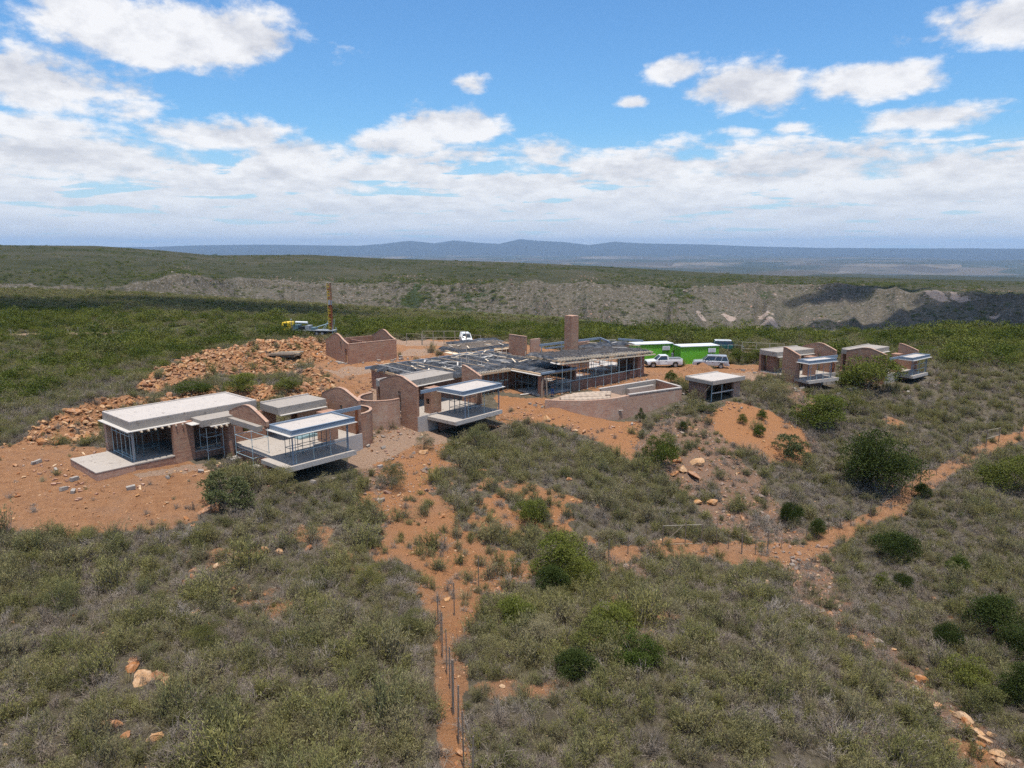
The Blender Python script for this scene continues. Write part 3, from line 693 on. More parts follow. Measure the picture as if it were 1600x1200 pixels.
def cone_dirs(n, tilt, lean=0.0):
    th = rng.uniform(0, 2 * np.pi, n); k = np.abs(rng.normal(0, tilt, n))
    d = np.stack([np.cos(th) * np.sin(k) + lean, np.sin(th) * np.sin(k), np.cos(k)], 1); return unit(d)
def fynbos_mesh(i):
    nb = rng.integers(34, 50); D = cone_dirs(nb, 0.58, rng.uniform(-.15, .15)); Ln = rng.uniform(.55, 1.0, nb)
    off = rng.normal(0, .16, (nb, 3)); off[:, 2] = 0
    P, DD, L, W, T = [], [], [], [], []
    for b in range(nb):
        k = rng.integers(26, 40); t = rng.uniform(.15, 1.0, k)
        p = off[b] + D[b] * (t * Ln[b])[:, None] + rng.normal(0, .035, (k, 3))
        d = unit(D[b] * .8 + rng.normal(0, .45, (k, 3)) + np.array([0, 0, .25]))
        P.append(p); DD.append(d); L.append(rng.uniform(.06, .13, k)); W.append(rng.uniform(.011, .022, k)); T.append(np.clip(.25 + .7 * t + rng.normal(0, .15, k), .15, 1))
    tw = (off, off + D * (Ln * .9)[:, None], np.full(nb, .013))
    P = np.concatenate(P); P[:, 2] = np.maximum(P[:, 2], .0)
    return leaf_mesh('shrub', P, np.concatenate(DD), np.concatenate(L), np.concatenate(W), np.concatenate(T), M['fynbos'], tw)
def dead_mesh(i):
    nb = 34; D = cone_dirs(nb, .85); Ln = rng.uniform(.4, 1.0, nb); off = rng.normal(0, .12, (nb, 3)); off[:, 2] = 0
    A, B, R = [off], [off + D * Ln[:, None]], [np.full(nb, .016)]
    k = 5
    for _ in range(k):
        t = rng.uniform(.3, .95, nb); a = off + D * (Ln * t)[:, None]; d = unit(D + rng.normal(0, .55, (nb, 3)))
        A.append(a); B.append(a + d * rng.uniform(.15, .4, nb)[:, None]); R.append(np.full(nb, .009))
    A, B, R = np.concatenate(A), np.concatenate(B), np.concatenate(R); B[:, 2] = np.maximum(B[:, 2], .01)
    n = 90; t = rng.integers(0, len(A), n)
    me = leaf_mesh('dead_brush', B[t], unit(B[t] - A[t] + rng.normal(0, .3, (n, 3))), rng.uniform(.05, .12, n), rng.uniform(.008, .016, n), rng.uniform(.3, 1, n), M['dead'], (A, B, R))
    a = me.attributes['tone']; v = np.full(len(me.vertices), .5, np.float32); v += rng.normal(0, .2, len(v)).astype(np.float32); a.data.foreach_set('value', np.clip(v, .2, 1)); return me
def grass_mesh(i):
    n = 130; D = cone_dirs(n, .55); P = rng.normal(0, .13, (n, 3)); P[:, 2] = 0
    return leaf_mesh('grass_tuft', P, D, rng.uniform(.35, .9, n), rng.uniform(.010, .022, n), rng.uniform(.2, 1, n), M['grass'])
def lump_crown(name, lumps, nleaf, size, material, trunk=None, narrow=.42, up=.25):
    """leaves spread through the outer shell of several lumps: (x, y, z, rx, ry, rz)"""
    lumps = np.array(lumps, float); w = lumps[:, 3] * lumps[:, 4] + lumps[:, 3] * lumps[:, 5]; idx = rng.choice(len(lumps), nleaf, p=w / w.sum())
    d = unit(rng.normal(size=(nleaf, 3))); d[:, 2] = np.where(d[:, 2] < -.55, -d[:, 2], d[:, 2])
    c = lumps[idx]; rr = rng.uniform(.40, 1.0, nleaf) ** .55 * (1 + .16 * rng.normal(size=nleaf))
    P = c[:, :3] + d * c[:, 3:] * rr[:, None]
    P = P + d * (c[:, 3] * .4 * np.maximum(0, rng.normal(0, .25, nleaf)))[:, None]
    P[:, 2] = np.maximum(P[:, 2], .02)
    D = unit(d * .7 + rng.normal(0, .6, (nleaf, 3)) + np.array([0, 0, up]))
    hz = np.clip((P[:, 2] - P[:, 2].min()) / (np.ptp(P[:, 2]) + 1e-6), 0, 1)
    return leaf_mesh(name, P, D, rng.uniform(.7, 1.4, nleaf) * size, rng.uniform(.7, 1.3, nleaf) * size * narrow, np.clip(.3 + .35 * hz + rng.normal(0, .2, nleaf), .15, 1), material, trunk)
def rand_lumps(n, spread, r, h0, h1, flat=.75):
    out = []
    for _ in range(n):
        a = rng.uniform(0, 2 * np.pi); q = spread * math.sqrt(rng.uniform(0, 1)); k = rng.uniform(*r)
        z = rng.uniform(h0, h1) * (1 - .45 * (q / max(spread, 1e-6)) ** 2)
        out.append((q * math.cos(a), q * math.sin(a), z, k, k * rng.uniform(.8, 1.2), k * flat))
    return out
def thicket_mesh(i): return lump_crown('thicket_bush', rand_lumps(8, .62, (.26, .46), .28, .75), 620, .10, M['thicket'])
def tmpl(name, me): return bpy.data.objects.new(name, me)
def rock_mesh(name, seed, material, flat=.72, sub=2):
    r = np.random.default_rng(seed); bm = bmesh.new(); bmesh.ops.create_icosphere(bm, subdivisions=sub, radius=.5)
    V = np.array([v.co[:] for v in bm.verts]); pl = unit(r.normal(size=(14, 3))); off = r.uniform(.20, .40, 14)
    for n_, o in zip(pl, off):
        s = V @ n_; k = s > o; V[k] -= np.outer(s[k] - o, n_) * .98
    V *= np.array([r.uniform(.85, 1.25), r.uniform(.75, 1.0), flat * r.uniform(.8, 1.1)]); V += r.normal(0, .012, V.shape)
    for v, c in zip(bm.verts, V): v.co = c
    me = bpy.data.meshes.new(name); bm.to_mesh(me); bm.free(); me.materials.append(material); return me
T_FYN = [tmpl('shrub_form', fynbos_mesh(i)) for i in range(9)]
T_DEAD = [tmpl('dead_brush_form', dead_mesh(i)) for i in range(4)]
T_GRASS = [tmpl('grass_tuft_form', grass_mesh(i)) for i in range(3)]
T_THICK = [tmpl('thicket_form', thicket_mesh(i)) for i in range(6)]
T_ROCK = [tmpl('rock_form', rock_mesh('rock', 100 + i, M['rock'])) for i in range(7)]
T_ROCKG = [tmpl('stone_form', rock_mesh('stone', 200 + i, M['rock_grey'], sub=1)) for i in range(5)]
T_ROCKO = [tmpl('pebble_form', rock_mesh('pebble', 300 + i, M['rock'], sub=1)) for i in range(5)]

def scatter(name, forms, P, rot, scl, idx, label, cat):
    c = bpy.data.collections.new(name + '_forms')
    for k, f in enumerate(forms):
        f2 = f.copy(); f2.name = '%s_form_%02d' % (name, k); c.objects.link(f2)
    me = bpy.data.meshes.new(name); n = len(P)
    me.vertices.add(n); me.vertices.foreach_set('co', np.asarray(P, np.float32).ravel())
    me.attributes.new('rot', 'FLOAT_VECTOR', 'POINT').data.foreach_set('vector', np.asarray(rot, np.float32).ravel())
    me.attributes.new('scl', 'FLOAT_VECTOR', 'POINT').data.foreach_set('vector', np.asarray(scl, np.float32).ravel())
    me.attributes.new('idx', 'INT', 'POINT').data.foreach_set('value', np.asarray(idx, np.int32))
    o = obj(name, me); tag(o, label, cat, kind='stuff')
    g = bpy.data.node_groups.new(name, 'GeometryNodeTree')
    g.interface.new_socket('Geometry', in_out='INPUT', socket_type='NodeSocketGeometry'); g.interface.new_socket('Geometry', in_out='OUTPUT', socket_type='NodeSocketGeometry')
    N = g.nodes; gi = N.new('NodeGroupInput'); go = N.new('NodeGroupOutput'); ip = N.new('GeometryNodeInstanceOnPoints'); ci = N.new('GeometryNodeCollectionInfo')
    ci.inputs['Collection'].default_value = c; ci.inputs['Separate Children'].default_value = True; ci.inputs['Reset Children'].default_value = True
    def na(nm, ty):
        a = N.new('GeometryNodeInputNamedAttribute'); a.data_type = ty; a.inputs['Name'].default_value = nm; return a.outputs[0]
    ip.inputs['Pick Instance'].default_value = True
    g.links.new(gi.outputs[0], ip.inputs['Points']); g.links.new(ci.outputs[0], ip.inputs['Instance'])
    g.links.new(na('idx', 'INT'), ip.inputs['Instance Index']); g.links.new(na('rot', 'FLOAT_VECTOR'), ip.inputs['Rotation']); g.links.new(na('scl', 'FLOAT_VECTOR'), ip.inputs['Scale'])
    g.links.new(ip.outputs[0], go.inputs[0])
    md = o.modifiers.new('scatter', 'NODES'); md.node_group = g
    return o
def project(P):
    P = np.asarray(P); z = P[:, 2] - CAM_H; f = P[:, 1] * CP - z * SP; up = P[:, 1] * SP + z * CP
    return 800 + F_PX * P[:, 0] / f, 600 - F_PX * up / f, f

# ------------------------------------------------------------------ building kit
_unit_tube = {}
def pole(name, a, b, r, material, parent=None, n=6):
    """a round bar from a to b; all share one unit mesh per material"""
    k = (material.name, n)
    if k not in _unit_tube:
        V = [(math.cos(2 * math.pi * i / n), math.sin(2 * math.pi * i / n), z) for z in (0, 1) for i in range(n)]
        Fc = [(i, (i + 1) % n, n + (i + 1) % n, n + i) for i in range(n)] + [tuple(range(n))[::-1], tuple(range(n, 2 * n))]
        _unit_tube[k] = mesh_from('round_bar', V, Fc, material)
    a = Vector(a); b = Vector(b); d = b - a
    return obj(name, _unit_tube[k], parent, a, d.to_track_quat('Z', 'Y').to_euler(), (r, r, d.length))
class Fr:
    def __init__(s, o, deg): s.o = o; s.a = math.radians(deg); s.c = math.cos(s.a); s.s = math.sin(s.a)
    def w(s, u, v, z=0.0): return (s.o[0] + u * s.c - v * s.s, s.o[1] + u * s.s + v * s.c, z)
def wall_columns(mb, u0, u1, base, prof, slots=()):
    """a wall in the v-z plane, thickness u0..u1, top following prof [(v, z)], with openings (va, vb, za, zb)"""
    vs = sorted(set([p[0] for p in prof] + [s for sl in slots for s in sl[:2]]))
    zt = lambda v: float(np.interp(v, [p[0] for p in prof], [p[1] for p in prof]))
    for va, vb in zip(vs[:-1], vs[1:]):
        m = (va + vb) / 2; sl = [s for s in slots if s[0] < m < s[1]]
        lo = base
        for s in sl:
            if s[2] > lo + .01: mb.prism([(va, lo), (vb, lo), (vb, s[2]), (va, s[2])], 'x', u0, u1)
            lo = s[3]
        mb.prism([(va, lo), (vb, lo), (vb, zt(vb)), (va, zt(va))], 'x', u0, u1)
def front_wall(mb, v0, v1, u0, u1, base, top, slots=()):
    us = sorted(set([u0, u1] + [s for sl in slots for s in sl[:2]]))
    for ua, ub in zip(us[:-1], us[1:]):
        m = (ua + ub) / 2; lo = base
        for s in [s for s in slots if s[0] < m < s[1]]:
            if s[2] > lo + .01: mb.box(ua, ub, v0, v1, lo, s[2])
            lo = s[3]
        if top > lo + .01: mb.box(ua, ub, v0, v1, lo, top)
def coping(parent, u0, u1, prof, material, t=.03):
    mb = MB()
    for (va, za), (vb, zb) in zip(prof[:-1], prof[1:]):
        if abs(vb - va) > .02: mb.prism([(va, za + .004), (vb, zb + .004), (vb, zb + t), (va, za + t)], 'x', u0 - .02, u1 + .02)
    return mb.build('coping', material, parent)
ROOFY = lambda v0, v1, zs, za: [(v0, zs)] + [(v0 + (v1 - v0) * t, zs + (za - zs) * k) for t, k in ((.12, .32), (.25, .64), (.36, .90), (.42, .975), (.48, 1.0), (.54, .99), (.62, .90), (.75, .62), (.88, .32))] + [(v1, zs)]
HALF = lambda v0, v1, zs, za: [(v0, zs)] + [(v0 + (v1 - v0) * t, zs + (za - zs) * k) for t, k in ((.3, .38), (.6, .74), (.78, .93), (.88, 1.0))] + [(v1, za)]
BELL = lambda v0, v1, zs, za: [(v0, zs)] + [(v0 + (v1 - v0) * t, zs + (za - zs) * k) for t, k in ((.12, .18), (.25, .47), (.36, .80), (.44, .95), (.50, 1.0), (.56, .97), (.64, .84), (.75, .52), (.88, .20))] + [(v1, zs)]
def scaffold(label, fr, u0, u1, v0, v1, z0, h, nu=2, nv=2, levels=(.5, 1.4, 2.2), dark=False, group='scaffold towers on the building site', boards=False):
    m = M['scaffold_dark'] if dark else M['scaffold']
    o = fr.w((u0 + u1) / 2, (v0 + v1) / 2, z0); t = empty('scaffold_tower', o, fr.a, label, 'scaffold', group)
    us = np.linspace(-(u1 - u0) / 2, (u1 - u0) / 2, nu); vs = np.linspace(-(v1 - v0) / 2, (v1 - v0) / 2, nv)
    for u in us:
        for v in vs: pole('standard', (u, v, 0), (u, v, h), .028, m, t)
    for z in levels:
        for v in vs: pole('ledger', (us[0], v, z), (us[-1], v, z), .024, m, t)
        for u in us:
            if nv > 1: pole('transom', (u, vs[0], z), (u, vs[-1], z), .024, m, t)
    for u in us:
        for v in vs: box('base_plate', u - .08, u + .08, v - .08, v + .08, 0.002, .02, m, t)
    return t

def villa(label, o, deg, z0, mirror=False, W=6.7, gl=-1.2, gr=7.5, deck=(0, 6.7), can=(1.2, 6.9), h=2.75, depth=10.4, dv=3.9, slab_u=None, apex=3.9, shoulder=3.05, posts=None, right_pier=True, gr_v1=6.15, gr_base=-1.5):
    kv = dv - 3.9; depth = depth + kv if dv < 3 else depth
    fr = Fr(o, deg); t = empty('house', (o[0], o[1], z0), fr.a, label, 'house')
    Mx = (lambda u: W - u) if mirror else (lambda u: u)
    def bx(n, u0, u1, v0, v1, za, zb, m, parent=t): return box(n, Mx(u0), Mx(u1), v0, v1, za, zb, m, parent)
    bx('plinth', gl + .02, gr - .02, dv + .15, depth - .03, -1.9, -.12, M['brick'])
    bx('floor_slab', gl + .26, gr - .26, dv + .02, depth - .28, -.12, 0, M['floor_concrete'])
    bx('retaining_wall', gl + .02, deck[0] + 1.5, dv, dv + .148, -1.8, .12, M['render_grey'])
    d = bx('deck', deck[0], deck[1], 0, dv - .02, -.32, -.004, M['floor_concrete'])
    bx('deck_kerb', deck[0], deck[1], -.06, -.003, -.34, .06, M['roof_concrete'])
    bx('deck_support', deck[0] + 1.2, deck[1] - .3, dv - .6, dv - .3, -2.2, -.322, M['brick_dark'])
    pl = ROOFY(dv + .1, 9.5 + kv, shoulder, apex)
    mb = MB(); wall_columns(mb, min(Mx(gl), Mx(gl + .25)), max(Mx(gl), Mx(gl + .25)), -1.7, pl, [(6.35 + kv, 6.75 + kv, -.25, 2.35)])
    g = mb.build('gable_wall', M['brick'], t); coping(g, min(Mx(gl), Mx(gl + .25)), max(Mx(gl), Mx(gl + .25)), pl, M['brick_pale'])
    bx('window_sill', gl - .03, gl + .28, 6.32 + kv, 6.78 + kv, -.30, -.252, M['roof_concrete'])
    pr = HALF(dv - .45, gr_v1 + kv, shoulder - .05, apex) if gr_v1 < 8 else ROOFY(dv - .45, gr_v1 + kv, shoulder - .05, apex)
    mb = MB(); wall_columns(mb, min(Mx(gr - .25), Mx(gr)), max(Mx(gr - .25), Mx(gr)), gr_base, pr)
    g = mb.build('gable_wall', M['brick'], t); coping(g, min(Mx(gr - .25), Mx(gr)), max(Mx(gr - .25), Mx(gr)), pr, M['brick_pale'])
    mb = MB(); a, b = sorted((Mx(gl + .27), Mx(gr - .27)))
    q = (b - a) / 5
    front_wall(mb, depth - .27, depth - .02, a, b, -1.0, 2.3, [(a + q * .7, a + q * 1.9, .7, 2.1), (a + q * 2.5, a + q * 3.4, 0, 2.1), (a + q * 3.9, a + q * 4.6, .7, 2.1)])
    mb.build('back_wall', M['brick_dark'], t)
    s0, s1 = slab_u or (gl + .28, gr - .28)
    rs = bx('roof_slab', s0, s1, 7.4 + kv, depth, 2.31, 2.95, M['concrete'])
    bx('formwork_board', s0 + .1, s1 - .1, 7.12 + kv, 7.5 + kv, 2.25, 2.305, M['ply'])
    bx('parapet', s0, s1, depth - .14, depth - .002, 2.953, 3.06, M['roof_concrete'])
    # hearth pier with a niche
    mb = MB(); mb.box(.9, 2.3, 4.25, 5.25, 0, .9); mb.box(1.5, 2.3, 4.25, 5.25, .9, 1.5); mb.box(.9, 1.5, 4.25, 4.5, .9, 1.5); mb.box(.9, 1.5, 5.0, 5.25, .9, 1.5); mb.box(.9, 2.3, 4.25, 5.25, 1.5, 2.55)
    mb.v = [(Mx(x), y + kv, z) for x, y, z in mb.v]
    mb.build('hearth', M['brick'], t)
    # canopy: concrete tray in a steel frame on formwork boards
    c0, c1 = can; zt = h; cd = dv - .28
    bx('canopy_slab', c0 + .12, c1 - .12, 0.27, cd - .12, zt - .25, zt - .13, M['roof_concrete'])
    bx('steel_beam', c0, c1, .15, .26, zt - .36, zt, M['steel'])
    bx('steel_beam', c0, c1, cd - .11, cd, zt - .36, zt, M['steel'])
    bx('steel_beam', c0, c0 + .11, .262, cd - .112, zt - .36, zt - .003, M['steel'])
    bx('steel_beam', c1 - .11, c1, .262, cd - .112, zt - .36, zt - .003, M['steel'])
    for zz in (zt - .372, zt + .003): bx('beam_flange', c0 - .03, c1 + .03, .10, .25, zz, zz + .01, M['steel'])
    bx('formwork_board', c0 - .12, c1 + .3, -.05, cd + .04, zt - .42, zt - .375, M['ply'])
    bx('steel_beam', gl + .26, c0 + .25, cd + .01, cd + .13, zt - .33, zt - .02, M['steel'])
    for pu, pv in posts or ((c0 + .55, .42), (c1 - .2, .42)): pole('post', (Mx(pu), pv, 0), (Mx(pu), pv, zt - .42), .06, M['steel'], t)
    bx('steel_post', gl + .27, gl + .42, dv + .25, dv + .4, .12, zt - .35, M['rust'])
    HOUSES.append(((o[0], o[1]), fr.a, *sorted((Mx(gl), Mx(gr))), -.3, depth))
    return t, fr, Mx
def curved_wall(label, pts, z0, z1, th=.23, name='curved_wall', material='brick_pale'):
    """a free-standing brick screen following plan points (world)"""
    P = [Vector(p) for p in pts]; o = P[len(P) // 2]; t = empty(name, (o.x, o.y, z0), 0, label, 'wall')
    L, R = [], []
    for i, p in enumerate(P):
        d = (P[min(i + 1, len(P) - 1)] - P[max(i - 1, 0)]).normalized(); n = Vector((-d.y, d.x)); L.append(p + n * th / 2 - o); R.append(p - n * th / 2 - o)
    V, Fc = [], []
    for l, r in zip(L, R): V += [(l.x, l.y, 0), (r.x, r.y, 0), (r.x, r.y, z1 - z0), (l.x, l.y, z1 - z0)]
    n = len(P)
    for i in range(n - 1):
        a, b = 4 * i, 4 * i + 4
        Fc += [(a, b, b + 3, a + 3), (b + 1, a + 1, a + 2, b + 2), (a + 3, b + 3, b + 2, a + 2), (a, a + 1, b + 1, b)]
    Fc += [(0, 3, 2, 1), (4 * n - 4, 4 * n - 3, 4 * n - 2, 4 * n - 1)]
    obj('brickwork', mesh_from('brickwork', V, Fc, M[material]), t)
    V2 = []
    for l, r in zip(L, R):
        c = (l + r) / 2; l2 = c + (l - c) * 1.12; r2 = c + (r - c) * 1.12; V2 += [(l2.x, l2.y, z1 - z0 + .003), (r2.x, r2.y, z1 - z0 + .003), (r2.x, r2.y, z1 - z0 + .07), (l2.x, l2.y, z1 - z0 + .07)]
    obj('coping', mesh_from('coping', V2, Fc, M['brick_pale']), t)
    return t
def spline(pts, n=30):
    pts = np.array(pts, float); t = np.arange(len(pts)); tt = np.linspace(0, len(pts) - 1, n); out = []
    for q in tt:
        i = min(int(q), len(pts) - 2); f = q - i; p0, p1, p2, p3 = pts[max(i - 1, 0)], pts[i], pts[i + 1], pts[min(i + 2, len(pts) - 1)]
        out.append(.5 * ((2 * p1) + (-p0 + p2) * f + (2 * p0 - 5 * p1 + 4 * p2 - p3) * f * f + (-p0 + 3 * p1 - 3 * p2 + p3) * f ** 3))
    return out

# ------------------------------------------------------------------ the houses
SG = 'scaffold towers on the building site'
# front house: villa with its beam to the right, and a long flat-roofed wing to the left
H1 = (-16.92, 50.97)
t1, f1, X1 = villa('unfinished brick house with long flat concrete roof and patio beside orange clearing', H1, 49, .6, mirror=True, W=8.4, gl=-1.4, gr=8.0, deck=(2.0, 8.4), can=(1.9, 7.7), slab_u=(-.2, 4.6), depth=10.0, dv=3.6, gr_v1=9.2, gr_base=2.63)
def b1(n, *a): return box(n, *a, t1)
b1('roof_slab', -6.9, 3.6, 10.2, 15.6, 2.55, 3.15, M['concrete'])
for q in ((-6.9, 3.6, 10.2, 10.36), (-6.9, 3.6, 15.44, 15.6)): b1('parapet', q[0], q[1], q[2], q[3], 3.153, 3.24, M['roof_concrete'])
for q in ((-6.9, -6.74, 10.363, 15.437), (3.44, 3.6, 10.363, 15.437)): b1('parapet', q[0], q[1], q[2], q[3], 3.153, 3.24, M['roof_concrete'])
b1('roof_screed', -6.735, 3.435, 10.365, 15.435, 3.153, 3.17, M['roof_concrete'])
b1('formwork_board', -7.25, -2.7, 9.8, 10.6, 2.49, 2.545, M['ply']); b1('formwork_board', -7.25, -6.6, 10.602, 15.7, 2.49, 2.545, M['ply'])
for k in range(7): b1('formwork_joist', -6.3 + k * .52, -6.2 + k * .52, 9.6, 10.7, 2.37, 2.485, M['timber_pale'])
b1('patio', -9.75, -7.02, 9.55, 14.9, -.9, -.02, M['brick_pale']); b1('patio_top', -9.77, -7.02, 9.53, 14.92, -.017, .045, M['floor_concrete'])
b1('plinth', -7.0, 3.4, 9.75, 15.4, -1.6, -.1, M['brick_dark']); b1('floor_slab', -7.0, 3.4, 9.73, 15.4, -.097, 0, M['concrete'])
b1('pier', -3.9, -2.3, 9.72, 10.15, -1.2, 2.54, M['brick']); b1('pier', -6.95, -6.55, 14.95, 15.4, .003, 2.48, M['brick_pale'])
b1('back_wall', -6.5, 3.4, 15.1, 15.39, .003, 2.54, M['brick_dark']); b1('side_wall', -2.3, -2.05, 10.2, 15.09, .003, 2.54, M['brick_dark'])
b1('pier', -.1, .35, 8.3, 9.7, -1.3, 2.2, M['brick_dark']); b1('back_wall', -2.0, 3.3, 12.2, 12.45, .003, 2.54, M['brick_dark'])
b1('entrance_slab', -2.25, .9, 8.3, 10.15, 2.22, 2.75, M['concrete']); b1('formwork_board', -2.9, -1.3, 8.6, 9.78, 2.42, 2.47, M['ply']); b1('formwork_board', -1.6, .85, 8.05, 8.9, 2.15, 2.21, M['ply'])
b1('ring_beam', -.05, .38, 3.7, 8.28, 2.2, 2.62, M['concrete'])
for k in range(4): b1('formwork_joist', -1.3 + k * .45, -1.2 + k * .45, 7.8, 8.9, 2.03, 2.145, M['timber_pale'])
pole('post', (-6.75, 10.35, 0), (-6.75, 10.35, 2.48), .07, M['grey_metal'], t1)
b1('back_wall', 6.4, 9.5, 8.2, 8.44, .003, 2.3, M['brick_pale'])
HOUSES.append((H1, f1.a, -9.8, 3.6, 8.0, 15.6))
scaffold('scaffold tower at open left end of the long flat roof', f1, -6.75, -6.45, 10.9, 14.3, .62, 2.35, 2, 3, (.15, 1.9), group=SG)
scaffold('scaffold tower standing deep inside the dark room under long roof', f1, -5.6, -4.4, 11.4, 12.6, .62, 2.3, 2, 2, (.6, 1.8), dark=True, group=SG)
scaffold('scaffold tower between two brick piers under small entrance slab', f1, -1.7, -.35, 8.75, 9.95, -.3, 2.9, 2, 2, (1.0, 2.1), group=SG)
scaffold('scaffold tower on white footing pads beside deck corner', f1, -.1, 1.3, 4.6, 7.2, -.4, 3.1, 2, 2, (.9, 2.4), group=SG)
for u, v in ((-.25, 7.4), (-.1, 4.5)):
    p = f1.w(u, v); z = gz(*p[:2]); o = empty('footing_pad', (p[0], p[1], z - .1), f1.a, 'white concrete footing pad on brick stub %s' % ('nearer the entrance' if v > 6 else 'nearer the deck corner'), 'footing')
    box('brick_stub', -.3, .3, -.3, .3, -.3, .35, M['brick_dark'], o); box('pad', -.42, .42, -.42, .42, .353, .47, M['roof_concrete'], o)
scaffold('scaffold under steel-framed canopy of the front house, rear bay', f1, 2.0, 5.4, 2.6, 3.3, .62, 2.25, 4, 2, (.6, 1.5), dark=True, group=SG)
scaffold('scaffold along front edge of the front house deck', f1, 1.2, 5.9, .5, 1.3, .62, 2.25, 4, 1, (.9,), group=SG)
p = f1.w(6.2, 6.9, .6); o = empty('sheet_pile', p, f1.a, 'folded pale blue plastic sheet lying on house floor', 'sheet')
MB().prism([(-1.0, 0), (1.0, 0), (.9, .16), (.3, .24), (-.5, .2), (-.95, .12)], 'y', -.6, .6).build('sheet', M['bluesheet'], o)
curved_wall('curved brick screen wall at right end of the front house', [Vector(f1.w(*q)[:2]) for q in spline([(9.6, 4.1), (10.6, 4.15), (11.6, 4.7), (12.2, 5.7), (12.1, 6.9), (11.2, 7.7)], 24)], -1.0, 2.35, material='brick')
# middle house
H2 = (-5.33, 65.2)
t2, f2, X2 = villa('unfinished brick house with steel canopy and deck, left of the lodge', H2, 50, .6)
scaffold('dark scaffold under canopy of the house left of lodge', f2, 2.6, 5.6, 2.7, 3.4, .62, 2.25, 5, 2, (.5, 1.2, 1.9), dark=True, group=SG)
scaffold('scaffold at front of the deck left of lodge', f2, 2.3, 4.6, .5, 1.1, .62, 2.2, 2, 1, (.9,), group=SG)
scaffold('scaffold behind beam, between gable and hearth, left of lodge', f2, -.5, .5, 7.6, 8.6, .62, 2.2, 2, 2, (.9, 1.7), group=SG)
curved_wall('tall curved brick screen wall between the two nearest houses', [Vector(f2.w(*q)[:2]) for q in spline([(-1.6, 6.15), (-2.6, 6.2), (-3.8, 6.9), (-4.4, 8.0), (-4.0, 9.3), (-2.9, 10.2), (-1.5, 10.4)], 28)], -.9, 2.3)
# the two houses on the right
R1o = at(1267, 595.5, 0.0)[:2]
t3, f3, X3 = villa('brick house with canopy deck right of the containers, tree beside it', R1o, 28, 0.0, mirror=True, W=5.0, gl=-2.7, gr=5.2, deck=(-.3, 5.4), can=(.2, 5.3), h=2.6, dv=2.3, apex=3.85, shoulder=3.1)
box('entrance_pier', .9, 1.3, 6.9, 8.2, -1.0, 2.9, M['brick_dark'], t3); box('entrance_lintel', 1.3, 2.6, 6.6, 7.0, 2.2, 2.9, M['concrete'], t3); box('entrance_wall', 1.3, 2.6, 7.6, 7.85, 0, 2.19, M['brick_pale'], t3)
box('entrance_sill', 1.3, 2.2, 6.2, 7.0, -.25, -.02, M['roof_concrete'], t3)
scaffold('scaffold on deck of the house right of the containers', f3, .2, 3.8, .3, .9, .02, 2.1, 4, 1, (.7,), group=SG)
R2o = at(1428, 587.5, -0.3)[:2]
t4, f4, X4 = villa('farthest right brick house with open canopy deck behind the large tree', R2o, 38, -0.3, mirror=False, deck=(-.4, 4.3), can=(-.5, 4.8), gl=-3.2, gr=5.3, h=2.5, apex=3.55, shoulder=2.85, dv=2.3)
scaffold('scaffold rail on deck of the farthest right house', f4, .2, 3.9, .3, .8, -.28, 2.0, 3, 1, (.7, 1.4), group=SG)
# brick shed with curved gables behind the spoil heap
SHo = at(545, 569, 0)[:2]; fs = Fr(SHo, 41); ts = empty('brick_shed', (SHo[0], SHo[1], 0), fs.a, 'roofless brick shed with two curved gables beside the spoil heap', 'shed')
pg = BELL(0, 7.1, 2.95, 4.2); mb = MB(); wall_columns(mb, 0, .24, -.4, pg, [(.35, 1.0, -.4, 2.2), (2.0, 2.4, 1.85, 3.1)]); g = mb.build('gable_wall', M['brick'], ts); coping(g, 0, .24, pg, M['brick_pale'])
mb = MB(); wall_columns(mb, 7.96, 8.2, -.4, pg); g = mb.build('gable_wall', M['brick'], ts); coping(g, 7.96, 8.2, pg, M['brick_pale'])
box('long_wall', .243, 7.957, 0, .24, -.4, 2.93, M['brick'], ts); box('coping', .243, 7.957, -.02, .26, 2.933, 2.98, M['brick_pale'], ts)
box('long_wall', .243, 7.957, 6.85, 7.09, -.4, 2.93, M['brick_dark'], ts); box('cross_wall', 4.0, 4.22, .243, 6.84, -.4, 2.7, M['brick_dark'], ts)
for k in range(4): MB().bar((1.0 + 1.9 * k, .1, 2.99), (1.35 + 1.9 * k, .5, 2.75), .05).build('roof_tie', M['timber_pale'], ts)
box('doorstep', -.5, -.003, 1.1, 3.4, -.4, .09, M['concrete'], ts); box('apron_slab', -1.6, -.2, 5.6, 8.6, -.3, .14, M['floor_concrete'], ts)
HOUSES.append((SHo, fs.a, -.3, 8.4, -.2, 7.3))
# small flat-roofed building on the orange fill
PHo = at(1111, 629, -.7)[:2]; fp = Fr(PHo, 35); tp = empty('pump_house', (PHo[0], PHo[1], -.7), fp.a, 'small flat-roofed brick building on orange fill below silver car', 'building')
box('roof_slab', -.45, 5.3, -.5, 3.6, 2.15, 2.55, M['concrete'], tp); box('roof_screed', -.2, 5.05, -.25, 3.35, 2.553, 2.57, M['roof_concrete'], tp)
for q in ((-.45, 5.3, -.5, -.32), (-.45, 5.3, 3.42, 3.6)): box('parapet', q[0], q[1], q[2], q[3], 2.553, 2.64, M['roof_concrete'], tp)
box('side_wall', 0, .24, .9, 3.4, -.9, 2.148, M['brick_dark'], tp); box('back_wall', .243, 5.0, 3.16, 3.4, -.9, 2.148, M['brick_dark'], tp); box('front_pier', 3.9, 5.1, 0, .3, -.9, 2.148, M['brick_pale'], tp); box('side_wall', 4.86, 5.1, .303, 3.157, -.9, 2.148, M['brick'], tp)
box('floor_slab', .05, 4.85, .1, 3.15, -.6, 0, M['concrete'], tp); box('formwork_board', .2, 4.3, -.3, .25, 2.09, 2.146, M['ply'], tp)
